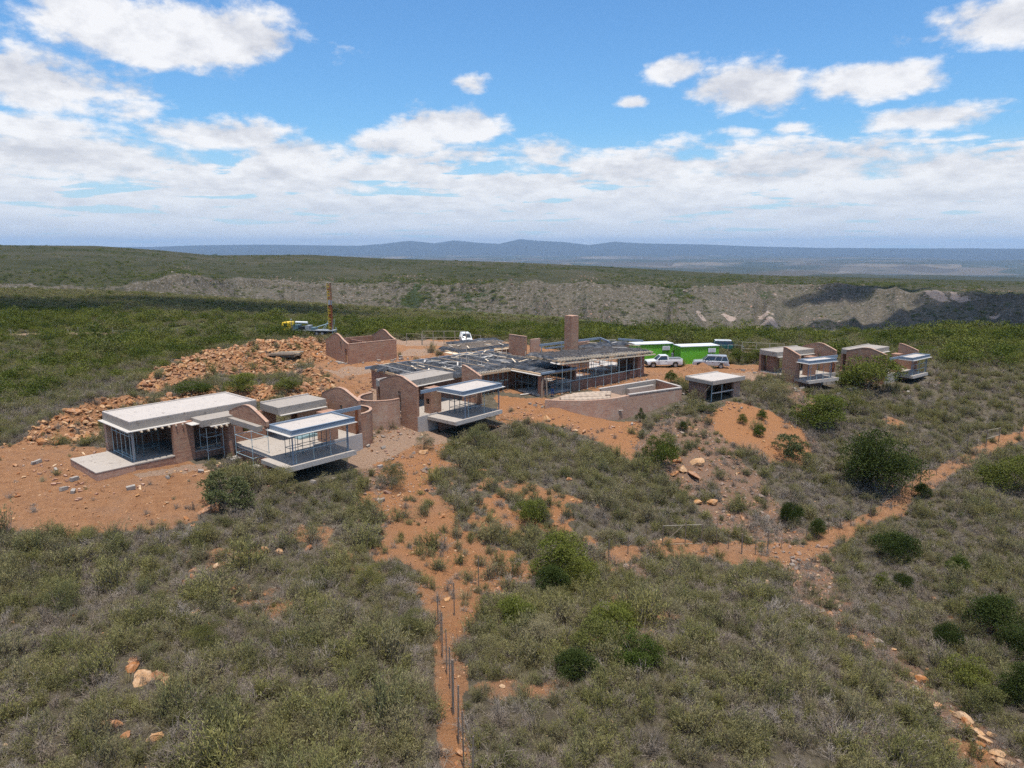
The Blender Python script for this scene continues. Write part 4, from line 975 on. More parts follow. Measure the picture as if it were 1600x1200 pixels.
for u in (.15, 1.9): pole('prop', (u, .1, -.3), (u, .1, 2.08), .045, M['scaffold'], tp)
MB().bar((.1, .02, 1.05), (3.9, .02, 1.05), .05, .14).build('brace_board', M['ply'], tp); MB().bar((-.1, 1.6, .2), (.1, .4, 1.9), .08).build('prop', M['timber'], tp)
HOUSES.append((PHo, fp.a, -.5, 5.4, -.6, 3.7))

# ------------------------------------------------------------------ the lodge under black plastic
LO = (3.94, 80.54); fl = Fr(LO, 42); tl = empty('lodge', (LO[0], LO[1], 0), fl.a, 'large unfinished lodge with black plastic over its roofs and tall brick chimney', 'building')
def bl(n, *a): return box(n, *a, tl)
def sheet(name, u0, u1, v0, v1, zf, seed, amp=.20, droop=.35, step=.15, skirt=True, parent=None):
    nu = int((u1 - u0) / step) + 1; nv = int((v1 - v0) / step) + 1
    U, Vv = np.meshgrid(np.linspace(u0, u1, nu), np.linspace(v0, v1, nv)); U = U.ravel(); Vv = Vv.ravel()
    z = zf(U, Vv) + amp * (np.abs(fbm(U * .35 + Vv * .3, Vv * 1.1, seed, 3)) * 1.8 + .7 * np.abs(fbm(U * 1.6 + Vv * .6, Vv * .7, seed + 9, 2)))
    e = np.minimum.reduce([U - u0, u1 - U, Vv - v0, v1 - Vv])
    if skirt: z -= droop * np.exp(-e / .12) * (.6 + .8 * (fbm(U * 1.3, Vv * 1.3, seed + 3, 2) + .4))
    jit = .18 * np.exp(-e / .3); U = U + jit * fbm(U * 1.1, Vv * 1.1, seed + 5, 2) * 3; Vv = Vv + jit * fbm(U * 1.1, Vv * 1.1, seed + 6, 2) * 3
    Fc = [(j * nu + i, j * nu + i + 1, (j + 1) * nu + i + 1, (j + 1) * nu + i) for j in range(nv - 1) for i in range(nu - 1)]
    return obj(name, mesh_from(name, np.stack([U, Vv, z], 1), Fc, M['plastic'], smooth=True, uv=False), parent or tl)
rz1 = lambda u: 4.05 - .04 * (np.asarray(u) - 1.0)
sheet('plastic_sheet', 1.3, 19.3, -.6, 4.9, lambda u, v: rz1(u) + .03 * (v - 2), 401)
sheet('plastic_sheet', -13.4, 6.2, 5.2, 16.6, lambda u, v: 2.72 + .10 * np.sin(u * .9) * np.sin(v * .6), 402, amp=.26)
sheet('plastic_sheet', -.7, 5.2, .15, 5.6, lambda u, v: 2.68 + 0 * u, 403, amp=.12)
sheet('plastic_sheet', 1.6, 11.8, 18.2, 23.2, lambda u, v: 2.85 + .02 * (v - 18), 404)
sheet('plastic_sheet', 5.0, 13.5, 22.2, 26.5, lambda u, v: 3.0 + 0 * u, 405)
sheet('plastic_sheet', 13.5, 21.5, 4.4, 8.0, lambda u, v: 3.65 + .05 * np.sin(u * 2), 406, amp=.25)
# roof decks under the sheets
mb = MB(); mb.prism([(1.3, 3.70), (19.3, 2.98), (19.3, 3.24), (1.3, 3.96)], 'y', -.5, 4.8); mb.build('roof_deck', M['timber'], tl)
bl('roof_deck', -13.3, 6.0, 5.35, 16.4, 2.34, 2.62, M['timber']); bl('roof_deck', -.8, 5.1, .1, 5.3, 2.30, 2.58, M['timber'])
bl('roof_deck', 1.5, 11.7, 18.1, 23.1, 2.45, 2.75, M['timber']); bl('roof_deck', 5.0, 13.4, 23.2, 26.4, 2.6, 2.9, M['timber']); bl('roof_deck', 13.6, 21.3, 4.9, 7.9, 3.2, 3.5, M['timber'])
bl('fascia_board', -1.15, -.82, -.05, 5.2, 2.36, 2.42, M['ply']); bl('fascia_board', -.8, 5.1, -.12, .08, 2.5, 2.72, M['steel'])
bl('fascia_board', 1.0, 12.0, 17.75, 18.05, 2.55, 2.62, M['timber_pale']); bl('fascia_board', .6, 3.6, 18.0, 20.5, 2.63, 2.68, M['timber_pale'])
for k in range(34):                                            # rafter ends along the long front eave
    u = 1.6 + k * .52; z = float(rz1(u)) - .02
    MB().bar((u, -1.0, z - .02), (u, .3, z + .05), .07, .15).build('rafter', M['timber_pale'], tl)
for k in range(7): MB().bar((1.4, -.3 + k * .82, float(rz1(1.4)) + .28), (19.2, -.3 + k * .82, float(rz1(19.2)) + .28), .07, .04).build('batten', M['pole_wood'], tl)
for k in range(6): MB().bar((1.8, 18.5 + k * .85, 3.22), (11.6, 18.5 + k * .85, 3.22), .07, .04).build('batten', M['timber'], tl)
for k in range(9): MB().bar((-13.0 + k * 2.1, 5.6, 3.12), (-12.7 + k * 2.1, 16.3, 3.12), .07, .04).build('batten', M['timber'] if k % 3 else M['ply'], tl)
MB().bar((1.3, -.9, 3.62), (19.4, -.9, 2.92), .06, .16).build('eaves_board', M['timber_pale'], tl)
for k in range(15):
    u = -6.6 + k * .38; MB().bar((u, 4.75, 2.56), (u, 5.9, 2.66), .08, .16).build('rafter', M['timber_pale'], tl)
MB().bar((-7.0, 4.8, 2.42), (-1.2, 4.8, 2.42), .06, .16).build('eaves_board', M['timber'], tl)
# walls below
bl('courtyard_slab', 6.3, 24.0, 4.5, 16.5, -.3, .075, M['roof_concrete']); bl('end_pier', 17.0, 18.4, .1, 1.0, -.3, 3.0, M['brick_dark']); bl('end_wall', 18.15, 18.4, 1.003, 4.5, -.3, 2.95, M['brick'])
bl('sill_wall', 4.6, 17.0, .2, .45, -.6, .95, M['brick_dark']); bl('sill_board', 8.2, 14.2, .1, .55, .953, 1.05, M['concrete'])
bl('floor_slab', -.6, 18.3, .46, 4.48, -.4, .06, M['roof_concrete'])
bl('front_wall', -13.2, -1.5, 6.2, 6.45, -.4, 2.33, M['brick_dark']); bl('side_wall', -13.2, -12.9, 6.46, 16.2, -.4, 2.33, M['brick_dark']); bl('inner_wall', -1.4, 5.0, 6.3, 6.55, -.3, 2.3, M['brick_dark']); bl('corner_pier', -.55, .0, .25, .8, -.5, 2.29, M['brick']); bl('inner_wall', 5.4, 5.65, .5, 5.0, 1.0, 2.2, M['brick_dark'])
bl('back_wall', 1.8, 11.5, 18.4, 18.65, 0, 2.44, M['brick']); bl('tall_wall', 9.85, 10.1, 14.0, 17.5, 0, 4.65, M['brick']); bl('tall_wall', 10.4, 12.2, 13.5, 13.75, 0, 4.3, M['brick_pale']); bl('coping', 9.83, 10.12, 13.98, 17.52, 4.653, 4.71, M['brick_pale'])
ch = bl('chimney', 11.6, 12.95, 7.0, 8.3, 0, 7.85, M['brick']); box('chimney_rim', 11.62, 12.93, 7.02, 8.28, 7.853, 7.9, M['brick_pale'], ch)
bl('rear_wall', 14.0, 17.5, 9.0, 9.24, 0, 3.9, M['brick'])
# steel beams waiting for their roof
MB().bar((-13.6, 17.2, 2.55), (6.5, 16.9, 2.75), .14, .32).build('steel_beam', M['steel'], tl)
bl('beam_pier', -12.6, -12.2, 17.0, 17.5, -.2, 2.38, M['brick_dark'])
MB().bar((9.8, 11.2, 3.75), (20.5, 9.7, 3.95), .14, .30).build('steel_beam', M['steel'], tl); MB().bar((20.5, 9.7, 3.95), (18.6, 6.4, 3.9), .14, .28).build('steel_beam', M['steel'], tl)
MB().bar((10.0, 10.2, 3.4), (17.0, 9.4, 3.5), .1, .2).build('steel_beam', M['steel'], tl); MB().bar((22.0, 7.6, 3.9), (23.6, 4.4, 3.8), .14, .28).build('steel_beam', M['steel'], tl)
for u, v in ((10.1, 11.1), (13.5, 10.6), (17.2, 10.2), (20.4, 9.6)): pole('steel_post', (u, v, 0), (u, v, 3.7), .07, M['steel'], tl)
HOUSES.append((LO, fl.a, -13.6, 19, -.3, 17.4)); HOUSES.append((LO, fl.a, .5, 14, 17, 27))
# standing props that poke through the sheeting, and loose timber on the roof
for k in range(34):
    u = rng.uniform(-12.5, 6); v = rng.uniform(6, 16.2); hgt = rng.uniform(.35, 1.1)
    MB().bar((u, v, 2.6), (u + rng.normal(0, .08), v + rng.normal(0, .08), 2.75 + hgt), .05).build('upright', M['ply'] if k % 3 else M['timber_pale'], tl)
for k in range(52):
    if k < 10 or k > 24: u, v, z = rng.uniform(-12, 5), rng.uniform(6, 16), 3.05
    elif k < 16: u, v, z = rng.uniform(14, 20.5), rng.uniform(.5, 7), 4.05
    else: u, v, z = rng.uniform(2.5, 11), rng.uniform(18.5, 23), 3.15
    a = rng.uniform(0, math.pi); l = rng.uniform(.8, 2.2)
    MB().bar((u - math.cos(a) * l / 2, v - math.sin(a) * l / 2, z), (u + math.cos(a) * l / 2, v + math.sin(a) * l / 2, z + rng.uniform(0, .15)), .16, .04).build('loose_board', M['timber_pale'] if k % 2 else M['ply'], tl)
scaffold('long run of scaffold props along the lodge front below the eave', fl, 2.2, 17.0, -.45, -.45, -.1, 3.3, 11, 1, (1.35,), group=SG)
scaffold('second row of scaffold inside the lodge front room', fl, 3.4, 16.6, 1.6, 3.4, .07, 2.8, 9, 2, (1.2, 2.2), group=SG)
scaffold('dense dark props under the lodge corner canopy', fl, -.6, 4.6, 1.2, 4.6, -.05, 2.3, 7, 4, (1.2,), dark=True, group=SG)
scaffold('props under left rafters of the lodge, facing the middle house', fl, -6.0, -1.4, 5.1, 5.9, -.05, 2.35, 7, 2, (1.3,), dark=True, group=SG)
for k, (q, w_) in enumerate((((-.9, -.2), 'leaning'), ((-.3, -.5), 'upright'))):
    p = fl.w(*q); z = gz(*p[:2]); o = empty('timber_plank', (p[0], p[1], z), fl.a, 'rough grey plank %s at the lodge corner pier' % w_, 'plank')
    MB().bar((0, 0, 0), (.35 - .3 * k, .25, 2.3), .2, .05).build('plank', M['pole_wood'], o)
p = hit(823, 617); o = empty('timber_plank', p, math.radians(20), 'white plank lying on orange earth before the lodge corner', 'plank'); MB().bar((-.8, 0, .06), (.9, .1, .16), .3, .05).build('plank', M['ply'], o)

# ------------------------------------------------------------------ pool terrace
f5 = Fr(LO, 44); PL = [(-4.6, -4.2), (-3.6, -5.7), (-2.4, -6.9), (-.9, -8.0), (1.3, -8.8), (3.7, -9.0), (6.2, -9.55), (8.8, -10.15), (11.4, -10.75)]
tw = empty('pool_terrace', f5.w(4, -8, -1.0), 0, 'curved brick terrace wall around an empty pool below the lodge', 'terrace')
def wall_strip(name, pts, z0, z1, th, m, parent):
    P = [Vector(f5.w(*q)[:2]) - Vector(tw.location[:2]) for q in pts]; V, Fc = [], []
    for i, p in enumerate(P):
        d = (P[min(i + 1, len(P) - 1)] - P[max(i - 1, 0)]).normalized(); n = Vector((-d.y, d.x)) * th / 2
        for q, z in ((p + n, z0), (p - n, z0), (p - n, z1), (p + n, z1)): V.append((q.x, q.y, z - tw.location.z))
    n = len(P)
    for i in range(n - 1):
        a, b = 4 * i, 4 * i + 4; Fc += [(a, b, b + 3, a + 3), (b + 1, a + 1, a + 2, b + 2), (a + 3, b + 3, b + 2, a + 2), (a, a + 1, b + 1, b)]
    Fc += [(0, 3, 2, 1), (4 * n - 4, 4 * n - 3, 4 * n - 2, 4 * n - 1)]
    return obj(name, mesh_from(name, V, Fc, m), parent)
cur = [tuple(q) for q in spline(PL[:6], 26)] + PL[6:]
wall_strip('outer_wall', cur, -2.6, .82, .26, M['brick_pale'], tw); wall_strip('coping', [tuple(q) for q in spline(PL[5:], 8)], .823, .93, .34, M['roof_concrete'], tw)
wall_strip('end_wall', [(11.53, -10.6), (13.1, -6.2)], -2.0, .88, .26, M['brick'], tw); wall_strip('coping', [(11.55, -10.5), (13.15, -6.1)], .903, .985, .34, M['roof_concrete'], tw)
wall_strip('inner_wall', [(12.95, -6.1), (3.9, -4.9)], -.6, .88, .26, M['concrete'], tw); wall_strip('coping', [(12.9, -6.05), (3.7, -4.85)], .903, .985, .32, M['roof_concrete'], tw)
wall_strip('pool_step', [(11.9, -6.6), (7.6, -6.0)], -.3, .55, .5, M['concrete'], tw)
def fill_poly(name, q_, z, m):
    V = [Vector(f5.w(*q)[:2]) - Vector(tw.location[:2]) for q in q_]; obj(name, mesh_from(name, [(v.x, v.y, z - tw.location.z) for v in V], [tuple(range(len(V)))], m), tw)
fill_poly('terrace_fill', [(-4.4, -4.0)] + [(a + .05, b + .16) for a, b in cur[:26]] + [(4.6, -5.1), (0, -3.0)], .55, M['canvas'])
fill_poly('pool_floor', [(3.75, -8.8), (6.2, -9.4), (8.8, -10.0), (11.4, -10.6), (12.95, -6.2), (4.6, -5.1)], -.25, M['brick_pale'])
wall_strip('inner_wall', [(4.55, -5.2), (3.75, -8.9)], -.4, .54, .24, M['brick'], tw)
HOUSES.append((LO, f5.a, -4.6, 13, -10.8, -4)); HOUSES.append((LO, f5.a, -2, 14, -4.2, .3))
for k, (a, b, c) in enumerate([((-2.6, -4.6), (-.4, -5.6), (1.6, -7.4)), ((-1.6, -4.4), (.6, -5.4), (2.8, -7.2)), ((-3.2, -5.2), (-1.4, -6.4), (.6, -7.8)), ((-.4, -4.4), (1.6, -5.2), (3.6, -6.6)), ((-2.4, -6.4), (-.6, -7.4), (1.4, -8.2))]):
    pts = [f5.w(*q) for q in spline([a, b, c], 9)]; o0 = pts[4]
    o = empty('sand_roll', (o0[0], o0[1], .55), 0, '%s of the pale sand-filled rolls laid on the curved terrace' % ['longest', 'middle', 'outer', 'innermost', 'shortest'][k], 'sand roll', 'pale rolls on the pool terrace')
    mb = MB()
    for q, r in zip(pts[:-1], pts[1:]): mb.tube((q[0] - o0[0], q[1] - o0[1], .16), (r[0] - o0[0], r[1] - o0[1], .16), .24, .24, 7)
    mb.build('roll', M['sandbag'], o, smooth=True)
for k, (px, py) in enumerate(((951, 653), (969, 656))):
    p = hit(px, py); o = empty('peg_post', p, .5, ('left' if k == 0 else 'right') + ' of two thin posts with white cross boards before terrace wall', 'post')
    pole('post', (0, 0, -.2), (0, 0, 1.05), .03, M['pole_wood'], o); MB().bar((-.25, 0, 1.08), (.35, 0, 1.04), .12, .04).build('cross_board', M['ply'], o)

# ------------------------------------------------------------------ containers
def container(label, loc, rz, L=6.06, W=2.44, Hh=2.6):
    t = empty('container', loc, rz, label, 'container', 'green site containers')
    n = 24
    def corr(axis, c, sgn):
        pts = []; ln = L if axis == 'x' else W; m = n if axis == 'x' else 10
        for i in range(m):
            s = ln * i / m; p = ln / m
            for f, d in ((.05, 0), (.40, 0), (.55, .05), (.90, .05)): pts.append((s + f * p, d))
        V, Fc = [], []
        for s, d in pts:
            for z in (.16, Hh - .14): V.append((s, c + sgn * (.0 - d), z) if axis == 'x' else (c + sgn * (0 - d), s, z))
        for i in range(len(pts) - 1): Fc.append((2 * i, 2 * i + 2, 2 * i + 3, 2 * i + 1))
        return V, Fc
    for nm, ax, c, sg in (('side_panel', 'x', .03, -1), ('side_panel', 'x', W - .03, 1), ('end_panel', 'y', .03, -1), ('end_panel', 'y', L - .03, 1)):
        V, Fc = corr(ax, c, sg); obj(nm, mesh_from(nm, V, Fc, M['green_metal']), t)
    mb = MB()
    for x in (0, L - .12):
        for y in (0, W - .12): mb.box(x, x + .12, y, y + .12, 0, Hh)
    for z in (0, Hh - .14):
        for y in (0, W - .1): mb.box(.12, L - .12, y, y + .1, z, z + .16 - .02)
        for x in (0, L - .1): mb.box(x, x + .1, .12, W - .12, z + .004, z + .136)
    mb.build('frame', M['green_metal'], t); box('roof', -.06, L + .06, -.08, W + .06, Hh + .003, Hh + .09, M['white'], t); box('floor', .1, L - .1, .1, W - .1, .17, .2, M['black'], t)
    s = box('sign_board', L - 1.75, L - .55, -.075, -.045, Hh - .92, Hh - .32, M['white'], t)
    for k in range(3): box('sign_line', L - 1.6, L - .75 + .08 * (k % 2), -.079, -.076, Hh - .52 - k * .14, Hh - .47 - k * .14, M['ink'], s)
    return t
CA = math.radians(13)
container('green container with white roof and sign behind the silver car', at(1063, 570, 0), CA)
container('green container with white roof partly hidden behind the lodge end', at(992, 566.0, 0)[:2] + (0,), CA)
# ------------------------------------------------------------------ vehicles (front towards -x)
def wheel(parent, x, y, r=.37, w=.24):
    prof = [(w * .35, r * .62), (w * .5, r * .72), (w * .5, r * .94), (w * .36, r), (-w * .36, r), (-w * .5, r * .94), (-w * .5, r * .72), (-w * .35, r * .62)]; n = 20
    V = [(p[1] * math.cos(2 * math.pi * i / n), p[0], p[1] * math.sin(2 * math.pi * i / n)) for i in range(n) for p in prof]; k = len(prof)
    Fc = [(i * k + j, i * k + j + 1, ((i + 1) % n) * k + j + 1, ((i + 1) % n) * k + j) for i in range(n) for j in range(k - 1)]
    t = obj('wheel', mesh_from('tyre', V, Fc, M['rubber'], smooth=True), parent, (x, y, r))
    mb = MB(); mb.tube((0, -w * .34, 0), (0, w * .34, 0), r * .64, r * .64, 16)
    for i in range(5):
        a = 2 * math.pi * i / 5; mb.bar((0, -w * .40, 0), (r * .6 * math.cos(a), -w * .40, r * .6 * math.sin(a)), .06); mb.bar((0, w * .40, 0), (r * .6 * math.cos(a), w * .40, r * .6 * math.sin(a)), .06)
    mb.build('rim', M['rim'], t); return t
def body_prism(name, poly, w, m, parent, taper=1.0, ztap=1e9, bev=.05):
    bm = bmesh.new(); A = [bm.verts.new((x, -w / 2 * (taper if z > ztap else 1), z)) for x, z in poly]; B = [bm.verts.new((x, w / 2 * (taper if z > ztap else 1), z)) for x, z in poly]
    bm.faces.new(A); bm.faces.new(B[::-1]); n = len(poly)
    for i in range(n): bm.faces.new((A[(i + 1) % n], A[i], B[i], B[(i + 1) % n]))
    bmesh.ops.recalc_face_normals(bm, faces=bm.faces)
    if bev: bmesh.ops.bevel(bm, geom=list(bm.edges), offset=bev, segments=2, affect='EDGES', profile=.6)
    me = bpy.data.meshes.new(name); bm.to_mesh(me); bm.free(); me.materials.append(m); me.polygons.foreach_set('use_smooth', [True] * len(me.polygons)); me.update()
    return obj(name, me, parent)
def car(name, label, cat, loc, rz, paint, kind, roofm=None):
    t = empty(name, loc, rz, label, cat); paint = M[paint]; roofm = M[roofm] if roofm else paint; w = 1.78
    L = 5.1 if kind == 'pickup' else 4.8
    arch = lambda c: [(c + .46, .42), (c + .36, .72), (c + .18, .84), (c - .18, .84), (c - .36, .72), (c - .46, .42)]
    fx, rx = .85, L - 1.05; top = 1.08
    low = [(0, .45), (.02, .86), (.12, .98), (1.35, 1.10), (L - .05, 1.10 if kind != 'pickup' else 1.12), (L, .5), (L - .15, .42)] + arch(rx) + arch(fx) + [(.1, .40)]
    body_prism('body', low, w, paint, t, bev=.025)
    c0, c1, r0, r1, zr = {'pickup': (1.30, 3.05, 1.95, 2.95, 1.72), 'suv': (1.25, 4.74, 1.95, 4.45, 1.80)}[kind]
    body_prism('glasshouse', [(c0, 1.10), (r0, zr - .06), (r1, zr - .06), (c1, 1.10)], w * .94, M['glass'], t, taper=.84, ztap=1.4, bev=.02)
    rw = w * .94 * .84 / 2
    mb = MB(); mb.box(r0 - .06, r1 + .04, -rw - .02, rw + .02, zr - .06, zr); mb.build('roof', roofm, t)
    if kind == 'suv':
        for s in (-1, 1): pole('roof_rail', (r0 + .2, s * (rw - .08), zr + .06), (r1 - .1, s * (rw - .08), zr + .06), .02, M['grey_metal'], t)
    bw = w * .94 / 2
    for s in (-1, 1):
        xs = [(c0, r0), (c1, r1)] + ([((c0 + c1) / 2 - .05 + d, (r0 + r1) / 2 + d) for d in (-.12, .78)] if kind == 'suv' else [(2.95, 2.85)])
        for xb, xt in xs: MB().bar((xb, s * (bw + .005), 1.08), (xt, s * (rw + .005), zr - .04), .11, .05).build('pillar', paint, t)
        pole('mirror', (c0 + .35, s * (bw + .04), 1.2), (c0 + .35, s * (bw + .2), 1.22), .07, M['black'], t)
        d = box('door', c0 + .55, c0 + 1.55, s * (w / 2 - .006), s * (w / 2 + .008), .5, 1.06, paint, t); box('handle', c0 + 1.3, c0 + 1.46, s * (w / 2 + .009), s * (w / 2 + .035), .93, .97, M['black'], d)
        if kind == 'suv': d = box('door', c0 + 1.6, c0 + 2.35, s * (w / 2 - .006), s * (w / 2 + .008), .5, 1.06, paint, t); box('handle', c0 + 2.15, c0 + 2.3, s * (w / 2 + .009), s * (w / 2 + .035), .93, .97, M['black'], d)
        box('headlight', -.02, .1, s * .5, s * .82, .74, .90, M['lamp_clear'], t); box('tail_light', L - .05, L + .02, s * .68, s * .86, .72, 1.0, M['lamp_red'], t)
        wheel(t, fx, s * (w / 2 - .1)); wheel(t, rx, s * (w / 2 - .1))
    box('grille', -.05, .03, -.46, .46, .68, .88, M['black'], t); box('bumper', -.12, .08, -w / 2, w / 2, .40, .62, M['black'] if kind == 'pickup' else paint, t); box('bumper', L - .06, L + .1, -w / 2 + .03, w / 2 - .03, .42, .6, M['black'] if kind == 'pickup' else paint, t)
    if kind == 'pickup':
        box('load_bed', 3.12, L - .1, -w / 2 + .1, w / 2 - .1, 1.085, 1.13, M['black'], t)
        for s in (-1, 1): box('bed_side', 3.1, L - .03, s * (w / 2 - .09), s * (w / 2 - .01), 1.09, 1.27, paint, t)
        box('tailgate', L - .1, L - .03, -w / 2 + .1, w / 2 - .1, 1.09, 1.26, paint, t); box('bed_head', 3.1, 3.16, -w / 2 + .1, w / 2 - .1, 1.09, 1.34, M['black'], t)
        mb = MB(); mb.tube((-.18, -.75, .75), (-.18, .75, .75), .04); mb.tube((-.14, -.6, .45), (-.2, -.6, 1.0), .04); mb.tube((-.14, .6, .45), (-.2, .6, 1.0), .04); mb.build('bull_bar', M['black'], t)
    return t
def carpos(pf, pr):
    a, b = at(*pf), at(*pr); return (a[0], a[1], gz(a[0], a[1]) + .0), math.atan2(b[1] - a[1], b[0] - a[0])
l, r_ = carpos((1009, 573.5), (1061, 572.5)); car('pickup_truck', 'white single-cab pickup with black bull bar parked before containers', 'pickup', (l[0], l[1], 0), math.radians(4), 'white', 'pickup')
l, r_ = carpos((1083, 573.5), (1134, 577)); car('station_wagon', 'silver four-wheel-drive wagon parked by the orange sand mound', 'car', (l[0], l[1], 0), math.radians(-13), 'silver', 'suv')
l = at(727, 541, 0); car('station_wagon', 'white wagon parked behind the rear roof near the gate', 'car', (l[0] + .3, l[1] + 1.6, 0), math.radians(101), 'white', 'suv')
l = at(1160, 549, 0); car('station_wagon', 'teal car with white roof half hidden by bushes near right gate', 'car', (l[0], l[1], 0), math.radians(172), 'teal', 'suv', 'white')
# ------------------------------------------------------------------ drilling rig
ro = at(444, 525, 0); rg = empty('drilling_rig', (ro[0], ro[1], gz(ro[0], ro[1]) + .25), math.radians(-8), 'yellow drilling truck with tall rusty mast behind the spoil heap', 'truck')
rg.scale = (.92, .92, .92)
body_prism('cab', [(0, .9), (.05, 1.7), (.25, 2.75), (1.9, 2.8), (1.95, .9)], 2.3, M['yellow'], rg, bev=.08)
for s in (-1, 1): d = box('door', .55, 1.45, s * 1.15, s * 1.165, 1.0, 2.55, M['yellow'], rg); box('window', .62, 1.38, s * 1.166, s * 1.18, 1.75, 2.45, M['glass'], d)
MB().bar((.02, -.85, 2.15), (.02, .85, 2.15), .04, .7).build('windscreen', M['glass'], rg); box('bumper', -.15, .1, -1.15, 1.15, .7, .95, M['white'], rg)
box('chassis', 1.0, 11.2, -.5, .5, .85, 1.1, M['grey_metal'], rg); box('deck', 2.2, 11.2, -1.15, 1.15, 1.1, 1.2, M['grey_metal'], rg); pole('exhaust', (2.15, -.9, 1.2), (2.15, -.9, 3.3), .07, M['grey_metal'], rg); box('exhaust_cap', 2.05, 2.25, -1.0, -.8, 3.3, 3.45, M['white'], rg)
for x0, x1, z1, m in ((2.4, 3.6, 2.2, 'scaffold_dark'), (3.9, 4.8, 1.9, 'black'), (5.1, 6.0, 2.1, 'grey_metal'), (6.3, 7.1, 1.7, 'scaffold_dark')): box('machine_housing', x0, x1, -.95, .95, 1.2, z1, M[m], rg)
pole('air_tank', (3.0, -.6, 2.75), (5.6, -.6, 2.7), .24, M['white'], rg, 10); pole('hydraulic_arm', (7.4, 0, 1.8), (10.0, 0, 2.6), .1, M['scaffold'], rg)
for x in (1.0, 7.6, 8.8):
    for s in (-1, 1): wheel(rg, x, s * .95, .5, .3)
ms = empty('mast', (0, 0, 0)); ms.parent = rg; ms.location = (10.3, 0, .2)
for x in (-.3, .3):
    for y in (-.3, .3): pole('mast_chord', (x, y, 0), (x, y, 10.6), .08, M['mast'] if x < 0 else M['rust'], ms)
for k in range(17):
    z = .3 + k * .6; mb = MB(); mb.bar((-.3, -.3, z), (.3, -.3, z + .55), .05); mb.bar((-.3, .3, z), (.3, .3, z + .55), .05); mb.bar((-.3, -.3, z), (-.3, .3, z), .05); mb.bar((-.33, -.31, z), (.33, -.31, z), .06, .2); mb.build('mast_brace', M['mast'] if k % 3 else M['rust'], ms)
pole('drill_rod', (.12, 0, 0), (.12, 0, 6.2), .24, M['rust'], ms, 10); box('rotary_head', -.35, .38, -.35, .35, 6.2, 7.1, M['grey_metal'], ms); box('crown_block', -.5, .5, -.3, .3, 10.6, 10.75, M['pole_pale'], ms)
for s in (-1, 1): pole('mast_stay', (8.6, s * .6, 1.2), (10.05, s * .3, 3.2), .05, M['scaffold'], rg); pole('jack_leg', (11.0, s * 1.0, -.3), (11.0, s * 1.0, 1.6), .08, M['scaffold'], rg); pole('hose', (10.6, s * .2, 1.0), (11.1, s * .5, 3.5), .04, M['scaffold'], rg)
